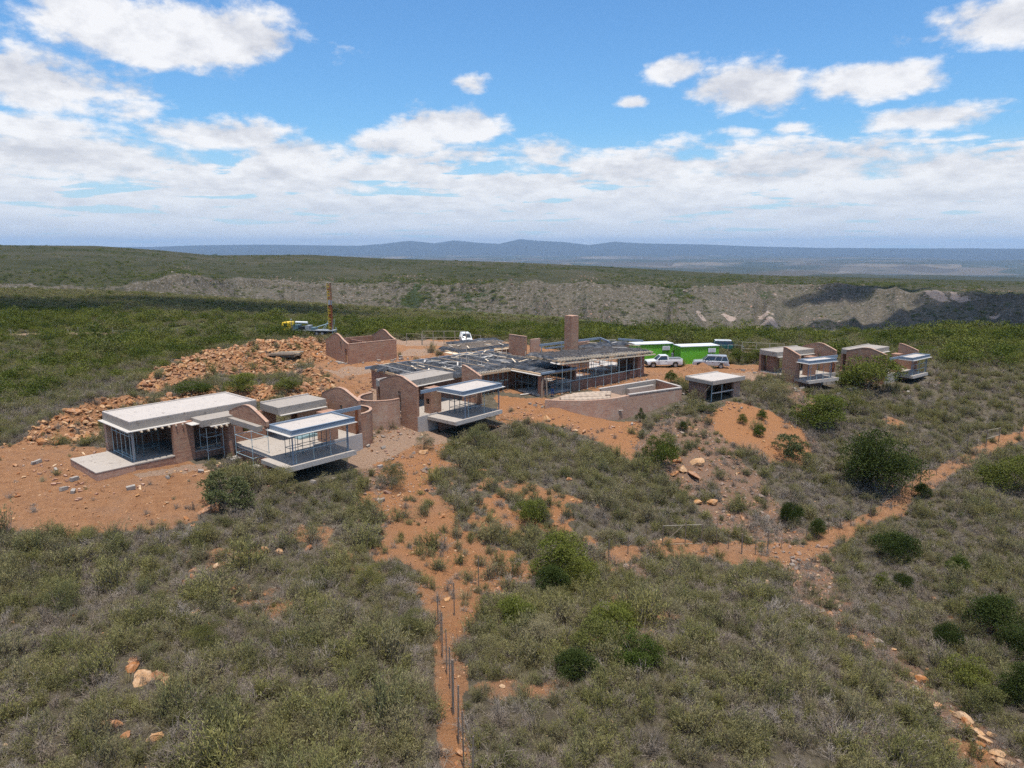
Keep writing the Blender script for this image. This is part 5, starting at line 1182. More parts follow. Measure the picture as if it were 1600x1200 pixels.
# ------------------------------------------------------------------ people
def person(label, loc, rz, shirt, trousers, pose='stand', hat=None):
    J = {'pel': (0, 0, .95), 'belly': (0, .01, 1.12), 'chest': (0, 0, 1.32), 'neck': (0, .01, 1.48), 'jaw': (0, -.03, 1.56), 'head': (0, -.01, 1.66), 'top': (0, 0, 1.73)}
    R = {'pel': .14, 'belly': .125, 'chest': .155, 'neck': .055, 'jaw': .075, 'head': .095, 'top': .05}
    E_ = [('pel', 'belly'), ('belly', 'chest'), ('chest', 'neck'), ('neck', 'jaw'), ('jaw', 'head'), ('head', 'top')]
    for s, n in ((-1, 'l'), (1, 'r')):
        fwd = .12 * s if pose == 'walk' else .02; reach = pose == 'reach'
        for k, p, r in (('hip', (s * .09, 0, .90), .095), ('knee', (s * .10, -.03 - fwd, .50), .06), ('ank', (s * .10, .02 - fwd * 1.6, .09), .042), ('toe', (s * .11, -.16 - fwd * 1.6, .03), .035),
                        ('sho', (s * .19, .01, 1.41), .065), ('elb', (s * .25, -.12 if reach else .03, 1.16), .045), ('wri', (s * .2, -.36 if reach else -.06, 1.2 if reach else .92), .03), ('palm', (s * .19, -.43 if reach else -.08, 1.22 if reach else .85), .028)):
            J[k + n] = p; R[k + n] = r
        E_ += [('pel', 'hip' + n), ('hip' + n, 'knee' + n), ('knee' + n, 'ank' + n), ('ank' + n, 'toe' + n), ('chest', 'sho' + n), ('sho' + n, 'elb' + n), ('elb' + n, 'wri' + n), ('wri' + n, 'palm' + n)]
        px_, py_, pz_ = J['palm' + n]
        for f in range(5):
            ln = (.06, .085, .095, .09, .07)[f]; o = (f - 2) * .018
            a = (px_ + (0 if f else -s * .03), py_ + o, pz_ - .04 * (not reach)); b = (a[0] - s * .012, a[1] - (ln if reach else .01), a[2] - (0.01 if reach else ln))
            J['fa%s%d' % (n, f)] = a; J['fb%s%d' % (n, f)] = b; R['fa%s%d' % (n, f)] = .009; R['fb%s%d' % (n, f)] = .008
            E_ += [('palm' + n, 'fa%s%d' % (n, f)), ('fa%s%d' % (n, f), 'fb%s%d' % (n, f))]
    J['nose'] = (0, -.115, 1.63); R['nose'] = .018; E_.append(('head', 'nose'))
    ks = list(J); me = bpy.data.meshes.new('person'); me.from_pydata([J[k] for k in ks], [(ks.index(a), ks.index(b)) for a, b in E_], [])
    o = bpy.data.objects.new('person', me); COL.objects.link(o)
    o.modifiers.new('skin', 'SKIN'); sv = me.skin_vertices[0].data if me.skin_vertices else None
    if sv is None:
        bpy.context.view_layer.objects.active = o; bpy.ops.mesh.customdata_skin_add(); sv = me.skin_vertices[0].data
    for i, k in enumerate(ks): sv[i].radius = (R[k], R[k] * (.75 if k in ('chest', 'belly', 'pel') else 1)); sv[i].use_root = k == 'pel'
    o.modifiers.new('sub', 'SUBSURF').levels = 1
    dg = bpy.context.evaluated_depsgraph_get(); m2 = bpy.data.meshes.new_from_object(o.evaluated_get(dg)); bpy.data.objects.remove(o)
    m2.materials.clear()
    for k in ('skin', shirt, trousers, 'black'): m2.materials.append(M[k])
    for p in m2.polygons:
        c = p.center; arm = abs(c.x) > .17 and c.z < 1.25 and c.z > .7 or (c.y < -.2 and c.z > .9)
        p.material_index = 0 if c.z > 1.47 or (arm and (c.z < 1.1 or c.y < -.2)) else (1 if c.z > .93 else (2 if c.z > .1 else 3)); p.use_smooth = True
    o = obj('person', m2, None, loc, (0, 0, rz)); tag(o, label, 'person')
    V, Fc = [], []; n = 12
    for j, (zz, rr) in enumerate(((1.66, .108), (1.71, .104), (1.75, .075), (1.775, .02))):
        for i in range(n): V.append((rr * math.cos(2 * math.pi * i / n), -.005 + (rr + (.05 if j == 0 and hat else 0) * (math.sin(2 * math.pi * i / n) < 0)) * math.sin(2 * math.pi * i / n), zz))
    for j in range(3): Fc += [(j * n + i, j * n + (i + 1) % n, (j + 1) * n + (i + 1) % n, (j + 1) * n + i) for i in range(n)]
    Fc.append(tuple(range(3 * n, 4 * n)))
    obj('hard_hat' if hat else 'hair', mesh_from('hat', V, Fc, M[hat or 'hair'], smooth=True), o); return o
q = fl.w(15.0, -.05, .06); person('person in dark clothes standing under the lodge eave, nearer the middle', (q[0], q[1], gz(q[0], q[1]) + .45), math.radians(200), 'cloth_dark', 'cloth_dark')
q = fl.w(15.9, .75, .06); person('person in dark clothes standing under the lodge eave, nearer the end pier', (q[0], q[1], .07), math.radians(150), 'cloth_dark', 'cloth_dark', 'walk')
p = hit(863, 620); person('person in dark blue overalls beside the lodge corner pier', p, math.radians(30), 'cloth_dark', 'cloth_blue', 'reach')
q = f3.w(.6, 3.6, 0); person('person in red shirt inside the house right of the containers', (q[0], q[1], .0), math.radians(-20), 'cloth_red', 'cloth_blue')
q = at(1051, 566, 0); person('person in grey shirt standing between the two green containers', (q[0], q[1], gz(q[0], q[1])), 0, 'cloth_grey', 'cloth_dark')

# ------------------------------------------------------------------ fences and gates
def fence(label, posts, r=.03, m='pole_wood', wires=4, thick=()):
    """posts = [(px, base y, top y)] read off the photograph, planted on the ground"""
    P = [hit(px, pb) for px, pb, pt in posts]; o0 = P[len(P) // 2]; t = empty('fence', o0, 0, label, 'fence')
    tops = []
    for i, (p, (px, pb, pt)) in enumerate(zip(P, posts)):
        d = slant(p); dep = math.asin((CAM_H - p[2]) / d); h = min(2.3, max(.9, (pb - pt) * d / F_PX / math.cos(dep)))
        a = (p[0] - o0[0], p[1] - o0[1], p[2] - o0[2]); lean = (rng.normal(0, .03), rng.normal(0, .03))
        rr = r * (1.6 if i in thick else rng.uniform(.7, 1.1))
        pole('post', (a[0], a[1], a[2] - .3), (a[0] + lean[0], a[1] + lean[1], a[2] + h), rr, M[m], t); tops.append((a, h))
    for k in range(wires):
        mb = MB()
        for (a, ha), (b, hb) in zip(tops[:-1], tops[1:]):
            if math.dist(a, b) > 14: continue
            f = .25 + .7 * k / max(1, wires - 1); mb.tube((a[0], a[1], a[2] + ha * f), (b[0], b[1], b[2] + hb * f), .0015, .0015, 3)
        if mb.v: mb.build('wire', M['grey_metal'], t)
    return t
fence('near fence of thin posts along the orange footpath', [(776,900,880),(748,926,874),(710,962,916),(685,976,936),(688,1004,960),(691,1028,968),(698,1054,994),(703,1076,1022),(708,1116,1047),(716,1162,1090),(725,1200,1132),(738,1262,1180)], thick=(8,))
fence('fence of thin posts left of the small double gate', [(927,883,859),(951,880,845),(981,866,840),(1009,851,818)], thick=(1,))
fence('fence crossing the gully between the small gate and right path', [(1119,851,817),(1138,858,838),(1159,866,837),(1180,867,845),(1199,865,832),(1221,858,838),(1259,843,822)], thick=(2, 4))
fence('fence climbing along the right footpath', [(1294,834,810),(1312,828,812),(1329,822,801),(1359,807,783),(1376,798,785),(1405,784,759),(1424,772,752),(1437,762,730),(1451,751,727),(1463,744,723),(1488,726,706),(1510,708,682),(1525,702,684)], thick=(3, 7, 11))
fence('far fence along the pale track at left edge', [(-20,527,518),(18,527,517),(42,527,517),(64,526,517),(88,526,516),(107,525,516),(123,525,513),(150,525,514)], r=.06, m='pole_pale', wires=3)
fence('far fence of pale posts behind the thicket toward drilling rig', [(240,524,514),(278,524,514),(310,523,514),(340,523,513),(372,523,513),(400,523,512)], r=.05, m='pole_pale', wires=3)
fence('far fence of pale posts on the plateau right of houses', [(1240,552,541),(1300,553,543),(1360,552,543),(1500,550,541),(1560,549,540)], r=.05, m='pole_pale', wires=3)
def gate(label, pxs, base, top, rails, m='pole_wood', r=.05, brace=None, railm=None):
    p0 = hit(pxs[0], base[0]); p1 = hit(pxs[-1], base[-1]); t = empty('gate', p0, 0, label, 'gate'); pts = []
    for px, b, tp in zip(pxs, base, top):
        f = (px - pxs[0]) / (pxs[-1] - pxs[0]); p = tuple(p0[k] + (p1[k] - p0[k]) * f for k in range(3)); d = slant(p); h = (b - tp) * d / F_PX / math.cos(math.asin((CAM_H - p[2]) / d))
        a = tuple(p[k] - p0[k] for k in range(3)); pts.append((a, h)); pole('post', (a[0], a[1], a[2] - .3), (a[0], a[1], a[2] + h), r, M[m], t)
    for f in rails: pole('rail', (pts[0][0][0], pts[0][0][1], pts[0][0][2] + pts[0][1] * f), (pts[-1][0][0], pts[-1][0][1], pts[-1][0][2] + pts[-1][1] * f), r * .55, M[railm or m], t)
    if brace:
        (a, ha), (b, hb) = pts[0], pts[1]; pole('brace', (a[0], a[1], a[2] + .1), (b[0], b[1], b[2] + hb * .95), r * .6, M[m], t)
    return t
gate('small double gate in the fence by the orange path bend', [1035, 1070, 1096], [852, 851, 850], [823, 818, 821], (.97, .04), r=.038, brace=True, railm='pole_pale')
gate('pale-railed gate at the upper end of right footpath', [1540, 1560], [699, 691], [676, 672], (.97, .5), r=.05, railm='pole_pale')
gate('wide metal farm gate behind the brick shed', [660, 677, 694, 711, 728], [539.5, 539.5, 539.5, 539.5, 539.5], [517.5, 518, 518, 518, 517.5], (.99, .55), m='pole_pale', r=.06)
gate('rail fence panel left of the wide farm gate', [635.5, 659], [537.5, 538.5], [521, 522], (.97,), m='pole_pale', r=.05)
gate('rail fence panel right of the wide farm gate', [729, 751], [538.5, 538], [522.5, 523.5], (.97,), m='pole_pale', r=.05)
gate('long metal gate behind bushes right of the containers', [1159, 1181, 1202, 1224], [552, 553, 554, 555], [535.5, 536.5, 537.5, 538.7], (.99, .42), m='pole_pale', r=.06)
gate('single rail fence right of the containers beside teal car', [1137, 1158], [551, 552], [539, 540], (.97,), m='pole_pale', r=.05)
gate('single pole barrier above the thicket at left', [177, 221], [527, 527], [513, 513], (.62,), m='pole_pale', r=.06)
# dark timber stack on the spoil heap
p = hit(440, 557); ts_ = empty('timber_stack', p, math.radians(8), 'stack of dark weathered boards on the spoil heap', 'timber')
for k in range(16):
    y = (k % 4) * .55 - .8; z = .1 + (k // 4) * .14; MB().bar((-2.3 + rng.normal(0, .4), y + rng.normal(0, .1), z), (2.3 + rng.normal(0, .4), y + rng.normal(0, .1), z + rng.normal(0, .04)), .42, .08).build('board', M['pole_wood'] if k % 5 else M['pole_pale'], ts_)
p = hit(470, 570); o = empty('timber_stack', p, math.radians(-5), 'small flat stack of grey boards before the spoil heap', 'timber')
for k in range(5): MB().bar((-1.5 + rng.normal(0, .2), k * .3 - .6, .1), (1.5, k * .3 - .6, .12), .25, .08).build('board', M['pole_pale'], o)

# ------------------------------------------------------------------ trees and bushes one can tell apart
FORMS = {}
def form(kind, i):
    k = (kind, i)
    if k in FORMS: return FORMS[k]
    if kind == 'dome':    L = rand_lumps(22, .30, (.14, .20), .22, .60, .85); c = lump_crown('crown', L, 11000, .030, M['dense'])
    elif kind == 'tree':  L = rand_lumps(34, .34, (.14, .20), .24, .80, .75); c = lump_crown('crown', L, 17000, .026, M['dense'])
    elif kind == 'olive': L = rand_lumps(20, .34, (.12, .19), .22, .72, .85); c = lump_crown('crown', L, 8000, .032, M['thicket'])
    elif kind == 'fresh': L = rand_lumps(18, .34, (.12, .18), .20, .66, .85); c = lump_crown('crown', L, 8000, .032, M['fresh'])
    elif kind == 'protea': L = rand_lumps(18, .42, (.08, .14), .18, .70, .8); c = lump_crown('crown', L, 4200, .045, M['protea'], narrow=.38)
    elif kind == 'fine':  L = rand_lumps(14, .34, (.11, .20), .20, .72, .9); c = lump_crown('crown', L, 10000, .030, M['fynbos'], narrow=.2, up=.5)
    mb = MB(); top = {'tree': .5, 'dome': .25}.get(kind, .3)
    mb.tube((0, 0, -.06), (0.01, 0, top * .6), .022, .016, 7)
    for b in range(6):
        a = rng.uniform(0, 6.28); q = rng.uniform(.12, .34); mb.tube((0.005, 0, top * rng.uniform(.25, .6)), (q * math.cos(a), q * math.sin(a), top + rng.uniform(.05, .25)), .012, .004, 5)
    n_ = bpy.data.meshes.new('trunk'); n_.from_pydata([tuple(v) for v in mb.v], [], mb.f); n_.materials.append(M['pole_wood'])
    FORMS[k] = (c, n_); return FORMS[k]
def plant(label, px, py, wpx, hpx, kind, i=0, name='bush', cat='bush'):
    p = hit(px, py); d = slant(p); w_ = wpx * d / F_PX; h_ = hpx * d / F_PX / .97
    c, tr = form(kind, i); t = empty(name, p, rng.uniform(0, 6.28), label, cat)
    o = obj('crown', c, t, None, None, (w_, w_, h_)); obj('trunk', tr, t, None, None, (w_ * .8 + .1, w_ * .8 + .1, h_)); return t
PLANTS = [
 ('broad dark green tree with deep shade above right footpath', 1368, 766, 116, 100, 'tree', 'tree'),
 ('round dark green bush below the right footpath', 1397, 876, 72, 64, 'dome', 'bush'),
 ('rounded olive tree between the two houses on the right', 1356, 612, 100, 64, 'olive', 'tree'),
 ('green bush with dark base beside orange boulders', 1032, 733, 66, 70, 'olive', 'bush'),
 ('tall green bush at left end of the gate fence', 880, 905, 110, 86, 'olive', 'bush'),
 ('bright fresh-green bush in the foreground thicket', 993, 1045, 84, 76, 'fresh', 'bush'),
 ('dark green bush left of the bright fresh-green bush', 930, 1020, 90, 66, 'olive', 'bush'),
 ('large leafy shrub before the front house entrance', 352, 790, 92, 70, 'protea', 'shrub'),
 ('large dark bush at right edge above two lesser bushes', 1552, 988, 88, 66, 'dome', 'bush'),
 ('dark bush at right edge under the largest edge bush', 1592, 1022, 60, 50, 'dome', 'bush'),
 ('small upright dark bush left of the edge bushes', 1480, 1012, 42, 50, 'dome', 'bush'),
 ('dark bush touching right picture edge, lowest of them', 1595, 1100, 66, 70, 'dome', 'bush'),
 ('olive bush below the upright dark bush', 1508, 1075, 66, 52, 'olive', 'bush'),
 ('dark green bush in the dead brush gully', 1540, 1110, 50, 40, 'olive', 'bush'),
 ('grey-green leafy bush on the lower orange fill', 1228, 716, 62, 50, 'protea', 'bush'),
 ('small green bush in front of the white pickup', 1048, 598, 22, 28, 'fresh', 'bush'),
 ('thin dark sapling against the terrace wall', 1000, 660, 18, 30, 'protea', 'sapling'),
 ('small dark bush on stony slope left of orange fill', 1067, 673, 22, 20, 'dome', 'bush'),
 ('dark bush against the small flat-roofed building', 1104, 646, 32, 22, 'protea', 'bush'),
 ('small bush on upper orange fill', 1160, 662, 18, 18, 'olive', 'bush'),
 ('tuft bush midway on the orange fill', 1187, 682, 22, 22, 'olive', 'bush'),
 ('leafy green bush on the crest of orange fill', 1190, 656, 20, 24, 'fresh', 'bush'),
 ('wide green bush below the canopy house on the right', 1280, 668, 96, 60, 'olive', 'bush'),
 ('green bush left of the canopy house on the right', 1218, 628, 60, 40, 'fine', 'bush'),
 ('olive bush downhill right of the canopy house', 1325, 640, 60, 40, 'fine', 'bush'),
 ('dark bush in the gully left of the right footpath', 1236, 820, 40, 54, 'dome', 'bush'),
 ('small lollipop tree beside the fence corner', 1276, 840, 30, 34, 'tree', 'tree'),
 ('bushy shrub with dark shade left on the clearing edge', 662, 703, 36, 34, 'fine', 'shrub'),
 ('dark green shrub on the rocks below curved wall', 612, 765, 54, 60, 'fine', 'shrub'),
 ('upright shrub below the front deck corner', 445, 770, 60, 50, 'fine', 'shrub'),
 ('wide green bush within the spoil heap, right one', 448, 612, 46, 28, 'olive', 'bush'),
 ('wide green bush within the spoil heap, middle one', 378, 612, 60, 34, 'olive', 'bush'),
 ('low green bush within the spoil heap, left one', 300, 618, 66, 26, 'olive', 'bush'),
 ('round green bush on slope below the middle house deck', 830, 815, 62, 48, 'olive', 'bush'),
 ('small bright bush far down the right hillside', 1497, 896, 36, 34, 'fresh', 'bush'),
 ('small dark bush under the right footpath tree', 1440, 778, 30, 28, 'dome', 'bush'),
 ('pair-like green bush right of the fence gully', 1378, 925, 30, 34, 'olive', 'bush'),
 ('small dark bush uphill of the dead brush gully', 1410, 920, 30, 34, 'dome', 'bush'),
 ('dark bush at right edge beside the footpath', 1580, 770, 80, 60, 'olive', 'bush'),
 ('bush behind the silver car by the long gate', 1155, 566, 44, 26, 'olive', 'bush'),
 ('bush beside entrance pier of the canopy house', 1182, 566, 40, 24, 'olive', 'bush'),
 ('dark bush at the foot of the tall green bush', 862, 925, 70, 56, 'dome', 'bush'),
 ('olive bush right of the tall green bush beside the orange path', 912, 918, 62, 60, 'olive', 'bush'),
 ('low dark bush left in the centre foreground thicket', 806, 975, 74, 52, 'olive', 'bush'),
 ('wide olive bush low in the centre foreground thicket', 850, 1015, 88, 60, 'fine', 'bush'),
 ('green bush in the middle of the centre foreground thicket', 962, 985, 84, 56, 'olive', 'bush'),
 ('olive bush at right end of the centre foreground thicket', 1046, 975, 66, 52, 'fine', 'bush'),
 ('dark olive bush between the fresh-green bush and near fence', 900, 1058, 84, 56, 'dome', 'bush'),
 ('olive bush beside near fence under the orange gully', 775, 1030, 60, 44, 'fine', 'bush'),
 ('tall shrub left of the orange gully', 575, 925, 60, 60, 'fine', 'shrub'),
 ('tall shrub at left of the near fence, mid slope', 640, 1000, 56, 60, 'fine', 'shrub'),
 ('tall dark shrub far left in the foreground', 90, 960, 66, 60, 'fine', 'shrub'),
 ('upright shrub lower left above the orange slabs', 330, 1015, 62, 58, 'fine', 'shrub'),
 ('brown-green bush on hillside left of lodge slope', 745, 700, 60, 46, 'fine', 'bush'),
]
plant_xy = []
for i, (lb, px, py, w_, h_, kd, nm) in enumerate(PLANTS):
    t = plant(lb, px, py, w_, h_, kd, i % 3, nm, nm); plant_xy.append((t.location.x, t.location.y, w_ * slant(t.location) / F_PX * .45))

# ------------------------------------------------------------------ rocks
def rock(label, px, py, wpx, k=0, group=None, m=None, flat=None, rz=None, cat='boulder'):
    p = hit(px, py); s = wpx * slant(p) / F_PX; src = T_ROCK[k % 7] if m is None else T_ROCKG[k % 5]; plant_xy.append((p[0], p[1] - s * .4, s * 1.1))
    o = obj('boulder', src.data, None, (p[0], p[1], p[2] + s * .08), (rng.normal(0, .25), rng.normal(0, .25), rng.uniform(0, 6.28) if rz is None else rz), (s, s * rng.uniform(.75, 1), s * rng.uniform(.75, 1.05) if flat is None else s * flat)); return tag(o, label, cat, group)
rock('long upright ochre boulder at the corner of orange clearing', 331, 800, 34, 3, flat=.95)
for i, (px, py, w_, lb) in enumerate([(1060,722,22,'pale boulder leaning on the dark-based green bush'),(1089,724,32,'largest brown boulder right of the green bush'),(1066,737,25,'boulder in the middle of cluster below green bush'),(1085,745,29,'rounded boulder at lower right of the bush cluster'),(1053,743,19,'narrow boulder at lower left of the bush cluster'),(1074,752,9,'small white rock below the boulder cluster'),(1090,787,18,'long pale boulder lying alone on stony slope'),(1112,788,24,'flat ochre rock on stony slope beside dead brush'),(1160,811,15,'ochre rock low on the stony slope near the fence'),
    (785,655,18,'ochre boulder right under the middle house deck'),(770,668,18,'ochre boulder below the middle house deck'),(855,656,20,'yellow boulder on orange slope under the lodge'),(912,676,13,'ochre rock at lower edge of orange slope'),(662,708,20,'yellow boulder on earth below curved wall'),(888,750,14,'lone ochre rock among shrubs mid slope'),(595,784,20,'pale grey boulder in the gully below front house'),(617,755,20,'flat grey rock above the pale grey boulder'),(735,957,14,'grey rock at the side of the near footpath')]):
    rock(lb, px, py, w_, i, m=True if 'grey' in lb or 'white' in lb else None)
for k, (px, py, w_) in enumerate([(205,1048,30),(222,1062,46),(250,1060,30),(212,1035,26),(262,1068,26)]): rock('pink-orange bedrock slab in the cluster low on the left slope', px, py, w_, k, 'bedrock cluster low on left slope')
for k, (px, py, w_) in enumerate([(180,1135,26),(196,1150,22),(243,1155,26),(165,1130,18)]): rock('orange bedrock slab in the cluster nearest lower left corner', px, py, w_, k, 'bedrock near lower left corner')
for k, (px, py, w_) in enumerate([(297,878,14),(303,893,20),(340,886,22),(300,905,18),(288,912,14),(415,862,22),(437,864,22),(484,858,20),(325,935,16),(365,940,14),(307,958,20)]): rock('orange rock among shrubs below the clearing', px, py, w_, k, 'rocks among shrubs below clearing')
for k, (px, py, w_) in enumerate([(1503,1122,26),(1512,1136,28),(1525,1148,24),(1540,1160,18),(1548,1150,16),(1556,1178,20),(1532,1165,16),(1565,1195,20),(1500,1140,14),(1330,998,16),(1345,1005,14),(1420,1055,18),(1440,1065,18),(1465,1105,18)]): rock('orange rock in the gully at lower right', px, py, w_, k, 'rocks in the lower right gully')
def fill(polys, n):
    out = []
    for poly in polys:
        lo, hi = poly.min(0), poly.max(0); A = (hi - lo).prod(); c = rng.uniform(lo, hi, (int(n * A), 2)); out.append(c[inside(poly, c[:, 0], c[:, 1])])
    return np.concatenate(out)
xy = np.concatenate([fill(HEAP[:1], 8.0), fill(HEAP[1:], 10.0)]); xy = xy[~in_house(xy[:, 0], xy[:, 1], .1)]
s = np.clip(rng.lognormal(-1.0, .52, len(xy)), .12, 1.3); z = height(xy[:, 0], xy[:, 1])
pr = s / np.hypot(xy[:, 0], xy[:, 1]); order = np.argsort(-pr); big, rest = order[:300], order[300:]
hA = [inside(HEAP[0], np.array([a]), np.array([b]))[0] for a, b in xy[big]]
for k, i in enumerate(big):
    o = obj('boulder', T_ROCK[k % 7].data, None, (xy[i, 0], xy[i, 1], z[i] + s[i] * .18), rng.uniform(-.6, .6, 2).tolist() + [rng.uniform(0, 6.28)], (s[i], s[i] * rng.uniform(.7, 1), s[i] * rng.uniform(.7, 1.1)))
    bx_, by_, _f = project([(xy[i, 0], xy[i, 1], z[i])]); bx_ = float(bx_[0]); sz = 'large' if s[i] > .85 else ('medium' if s[i] > .6 else 'small')
    if hA[k]: wh = 'left flank of the broad spoil heap' if bx_ < 320 else ('middle of the broad spoil heap' if bx_ < 440 else 'shed end of the broad spoil heap')
    else: wh = 'left tip of the rock row by the clearing' if bx_ < 110 else ('rock row left of the long flat roof' if bx_ < 200 else ('rock row behind the long flat roof' if bx_ < 345 else 'rock pile behind the smaller roof slab'))
    tag(o, '%s ochre boulder in the %s' % (sz, wh), 'boulder', '%s boulders, %s' % (sz, wh))
n = len(rest); P = np.column_stack([xy[rest], z[rest] + s[rest] * .15]); r_ = np.column_stack([rng.uniform(-.6, .6, (n, 2)), rng.uniform(0, 6.28, n)])
scatter('rubble', T_ROCK, P, r_, np.repeat(s[rest][:, None], 3, 1) * rng.uniform(.7, 1.1, (n, 3)), rng.integers(0, 7, n), 'smaller ochre rubble filling the spoil heaps', 'rubble')
# stones on bare earth and on the stony slopes
def area_pts(n, r0=14, r1=118):
    a = rng.uniform(-.72, .72, n); r = np.sqrt(rng.uniform(r0 * r0, r1 * r1, n)); return np.column_stack([r * np.sin(a), r * np.cos(a)])
xy = area_pts(90000); o_, p_, g_ = masks(xy[:, 0], xy[:, 1]); r = np.hypot(xy[:, 0], xy[:, 1])
prob = np.clip(.45 * o_ + .95 * g_ + .25 * p_ + .05, 0, 1) * np.where(r > 75, .5, 1); k = (rng.uniform(size=len(xy)) < prob) & ~in_house(xy[:, 0], xy[:, 1], 0); xy = xy[k]; gg = g_[k] > .5
s = np.clip(rng.lognormal(-2.3, .62, len(xy)), .05, .6); s = s * np.where(gg, 1.45, 1.0)
hx = fill(HEAP, 9.0); hs = np.clip(rng.lognormal(-1.9, .4, len(hx)), .08, .35); xy = np.concatenate([xy, hx]); s = np.concatenate([s, hs]); gg = np.concatenate([gg, np.zeros(len(hx), bool)])
P = np.column_stack([xy, height(xy[:, 0], xy[:, 1]) + s * .1]); n = len(xy)
scatter('stones', T_ROCKO + T_ROCKG, P, np.column_stack([rng.uniform(-.5, .5, (n, 2)), rng.uniform(0, 6.28, n)]), np.repeat(s[:, None], 3, 1), np.where(gg & (rng.uniform(size=n) < .6), rng.integers(5, 10, n), rng.integers(0, 5, n)), 'loose stones strewn over earth and stony slopes', 'stones')

def chip(nm, dx, dy, dz, m): return tmpl(nm, mesh_from(nm, boxv(-dx / 2, dx / 2, -dy / 2, dy / 2, 0, dz), BOXF, m))
T_CHIP = [chip('brick_bit', .22, .11, .08, M['brick']), chip('brick_bit', .12, .11, .08, M['brick_pale']), chip('lath', .8, .08, .03, M['timber']), chip('lath', .6, .12, .03, M['timber']), chip('block', .39, .19, .19, M['concrete'])]
cx_ = []
for (ox, oy), a_, u0, u1, v0, v1 in HOUSES:
    m_ = int(26 + 2.2 * ((u1 - u0) + (v1 - v0))); uu = rng.uniform(u0 - 2.4, u1 + 2.4, m_ * 3); vv = rng.uniform(v0 - 2.4, v1 + 2.4, m_ * 3)
    out_ = (uu < u0) | (uu > u1) | (vv < v0) | (vv > v1); uu, vv = uu[out_], vv[out_]
    cx_.append(np.column_stack([ox + uu * math.cos(a_) - vv * math.sin(a_), oy + uu * math.sin(a_) + vv * math.cos(a_)]))
cx_ = np.concatenate(cx_); cx_ = cx_[~in_house(cx_[:, 0], cx_[:, 1], .05)]; n = len(cx_); sc_ = rng.uniform(.8, 1.6, n)
scatter('building_rubble', T_CHIP, np.column_stack([cx_, height(cx_[:, 0], cx_[:, 1]) + .01]), np.column_stack([rng.normal(0, .15, (n, 2)), rng.uniform(0, 6.28, n)]), np.repeat(sc_[:, None], 3, 1), rng.choice(5, n, p=[.46, .34, .02, .03, .15]), 'broken bricks, laths and blocks lying around the houses', 'rubble')
# ------------------------------------------------------------------ shrubs, dead brush and grass on the near hillside
xy = area_pts(160000, 14, 145); x, y = xy.T; r = np.hypot(x, y); o_, p_, g_ = masks(x, y)
pxs, pys, _ = project(np.column_stack([x, y, height(x, y)]))
clear_ = inside(Z_ORANGE[0], x, y) | inside(Z_ORANGE[1], x, y) | inside(Z_ORANGE[3], x, y) | inside(Z_ORANGE[2], x, y)
bare = np.clip(np.where(clear_ | (near_line(L_PATH[2], x, y, .6) > .3), o_ * .99, np.where(inside(RAGGED, x, y), o_ * .74, o_ * .86)) + p_ + g_ * .78, 0, 1)
openg = sstep(fbm(x * .35, y * .35, 91, 3), -.1, .5) * .45
dens = (1 - bare) * (1 - openg) * np.clip(.25 + 7.0 / r, 0, .48)
keep = (rng.uniform(size=len(x)) < dens * np.where(r > 118, .6, 1)) & ~in_house(x, y, .5)
for hx, hy, hr in plant_xy: keep &= np.hypot(x - hx, y - hy) > hr * .6
x, y, r = x[keep], y[keep], r[keep]; z = height(x, y); n = len(x); pxk = pxs[keep]; pyk = pys[keep]
u = rng.uniform(size=n); patch = .75 * fbm(x * .3, y * .3, 95, 3) + .5 * fbm(x * .9, y * .9, 96, 2); gp = fbm(x * .13, y * .13, 97, 3)
pd = np.clip(.30 + .6 * patch + .05 * sstep(pxk, 1000, 1300), .08, .7); pgr = np.clip(.17 + .4 * gp + .08 * sstep(pxk, 1000, 1300), .06, .42)
kind = np.where(u < pd, 1, np.where(u < pd + pgr, 2, 0))
size = np.where(kind == 0, rng.lognormal(-.46, .36, n), np.where(kind == 1, rng.lognormal(-.48, .3, n), rng.lognormal(-.6, .25, n)))
size = np.clip(size, .3, 1.5); tall_ = (kind == 0) & (rng.uniform(size=n) < .16); size = np.where(tall_, size * 1.45, size)
hgt = size * rng.uniform(.75, 1.2, n) * np.where(kind == 1, .8, 1.0)
rot = np.column_stack([rng.normal(0, .1, (n, 2)), rng.uniform(0, 6.28, n)]); scl = np.column_stack([size * 1.08, size * 1.08, hgt])
P = np.column_stack([x, y, z - .03])
vis = (pxk > -30) & (pxk < 1630) & (pyk < 1260)
gi = np.where((kind == 0))[0]; score = np.where(vis[gi], size[gi] / r[gi], 0); o2 = gi[np.argsort(-score)]; single, mass = o2[:300], o2[300:]
def place_words(px, py):
    row = 'at the bottom edge' if py > 1110 else ('on the lower slope' if py > 1000 else ('midway up the slope' if py > 900 else 'high on the slope'))
    col = 'far left of the near fence' if px < 330 else ('just left of the near fence' if px < 700 else ('just right of the near fence' if px < 960 else ('below the small double gate' if px < 1200 else 'left of the right-hand gully')))
    return row, col
med = np.median(size[single])
for k, i in enumerate(single):
    o = obj('shrub', T_FYN[k % 9].data, None, P[i].tolist(), rot[i].tolist(), scl[i].tolist()); row, col = place_words(pxk[i], pyk[i])
    big_ = 'tall' if size[i] > med * 1.18 else ('low' if size[i] < med * .9 else 'middling'); tag(o, '%s olive fynbos shrub %s, %s' % (big_, row, col), 'shrub', '%s shrubs %s %s' % (big_, row, col))
scatter('fynbos_scrub', T_FYN, P[mass], rot[mass], scl[mass], rng.integers(0, 9, len(mass)), 'low olive-green fynbos scrub covering the hillside', 'scrub')
m = kind == 1; scatter('dead_brush', T_DEAD, P[m], rot[m], scl[m], rng.integers(0, 4, m.sum()), 'grey leafless brush between the shrubs', 'brush')
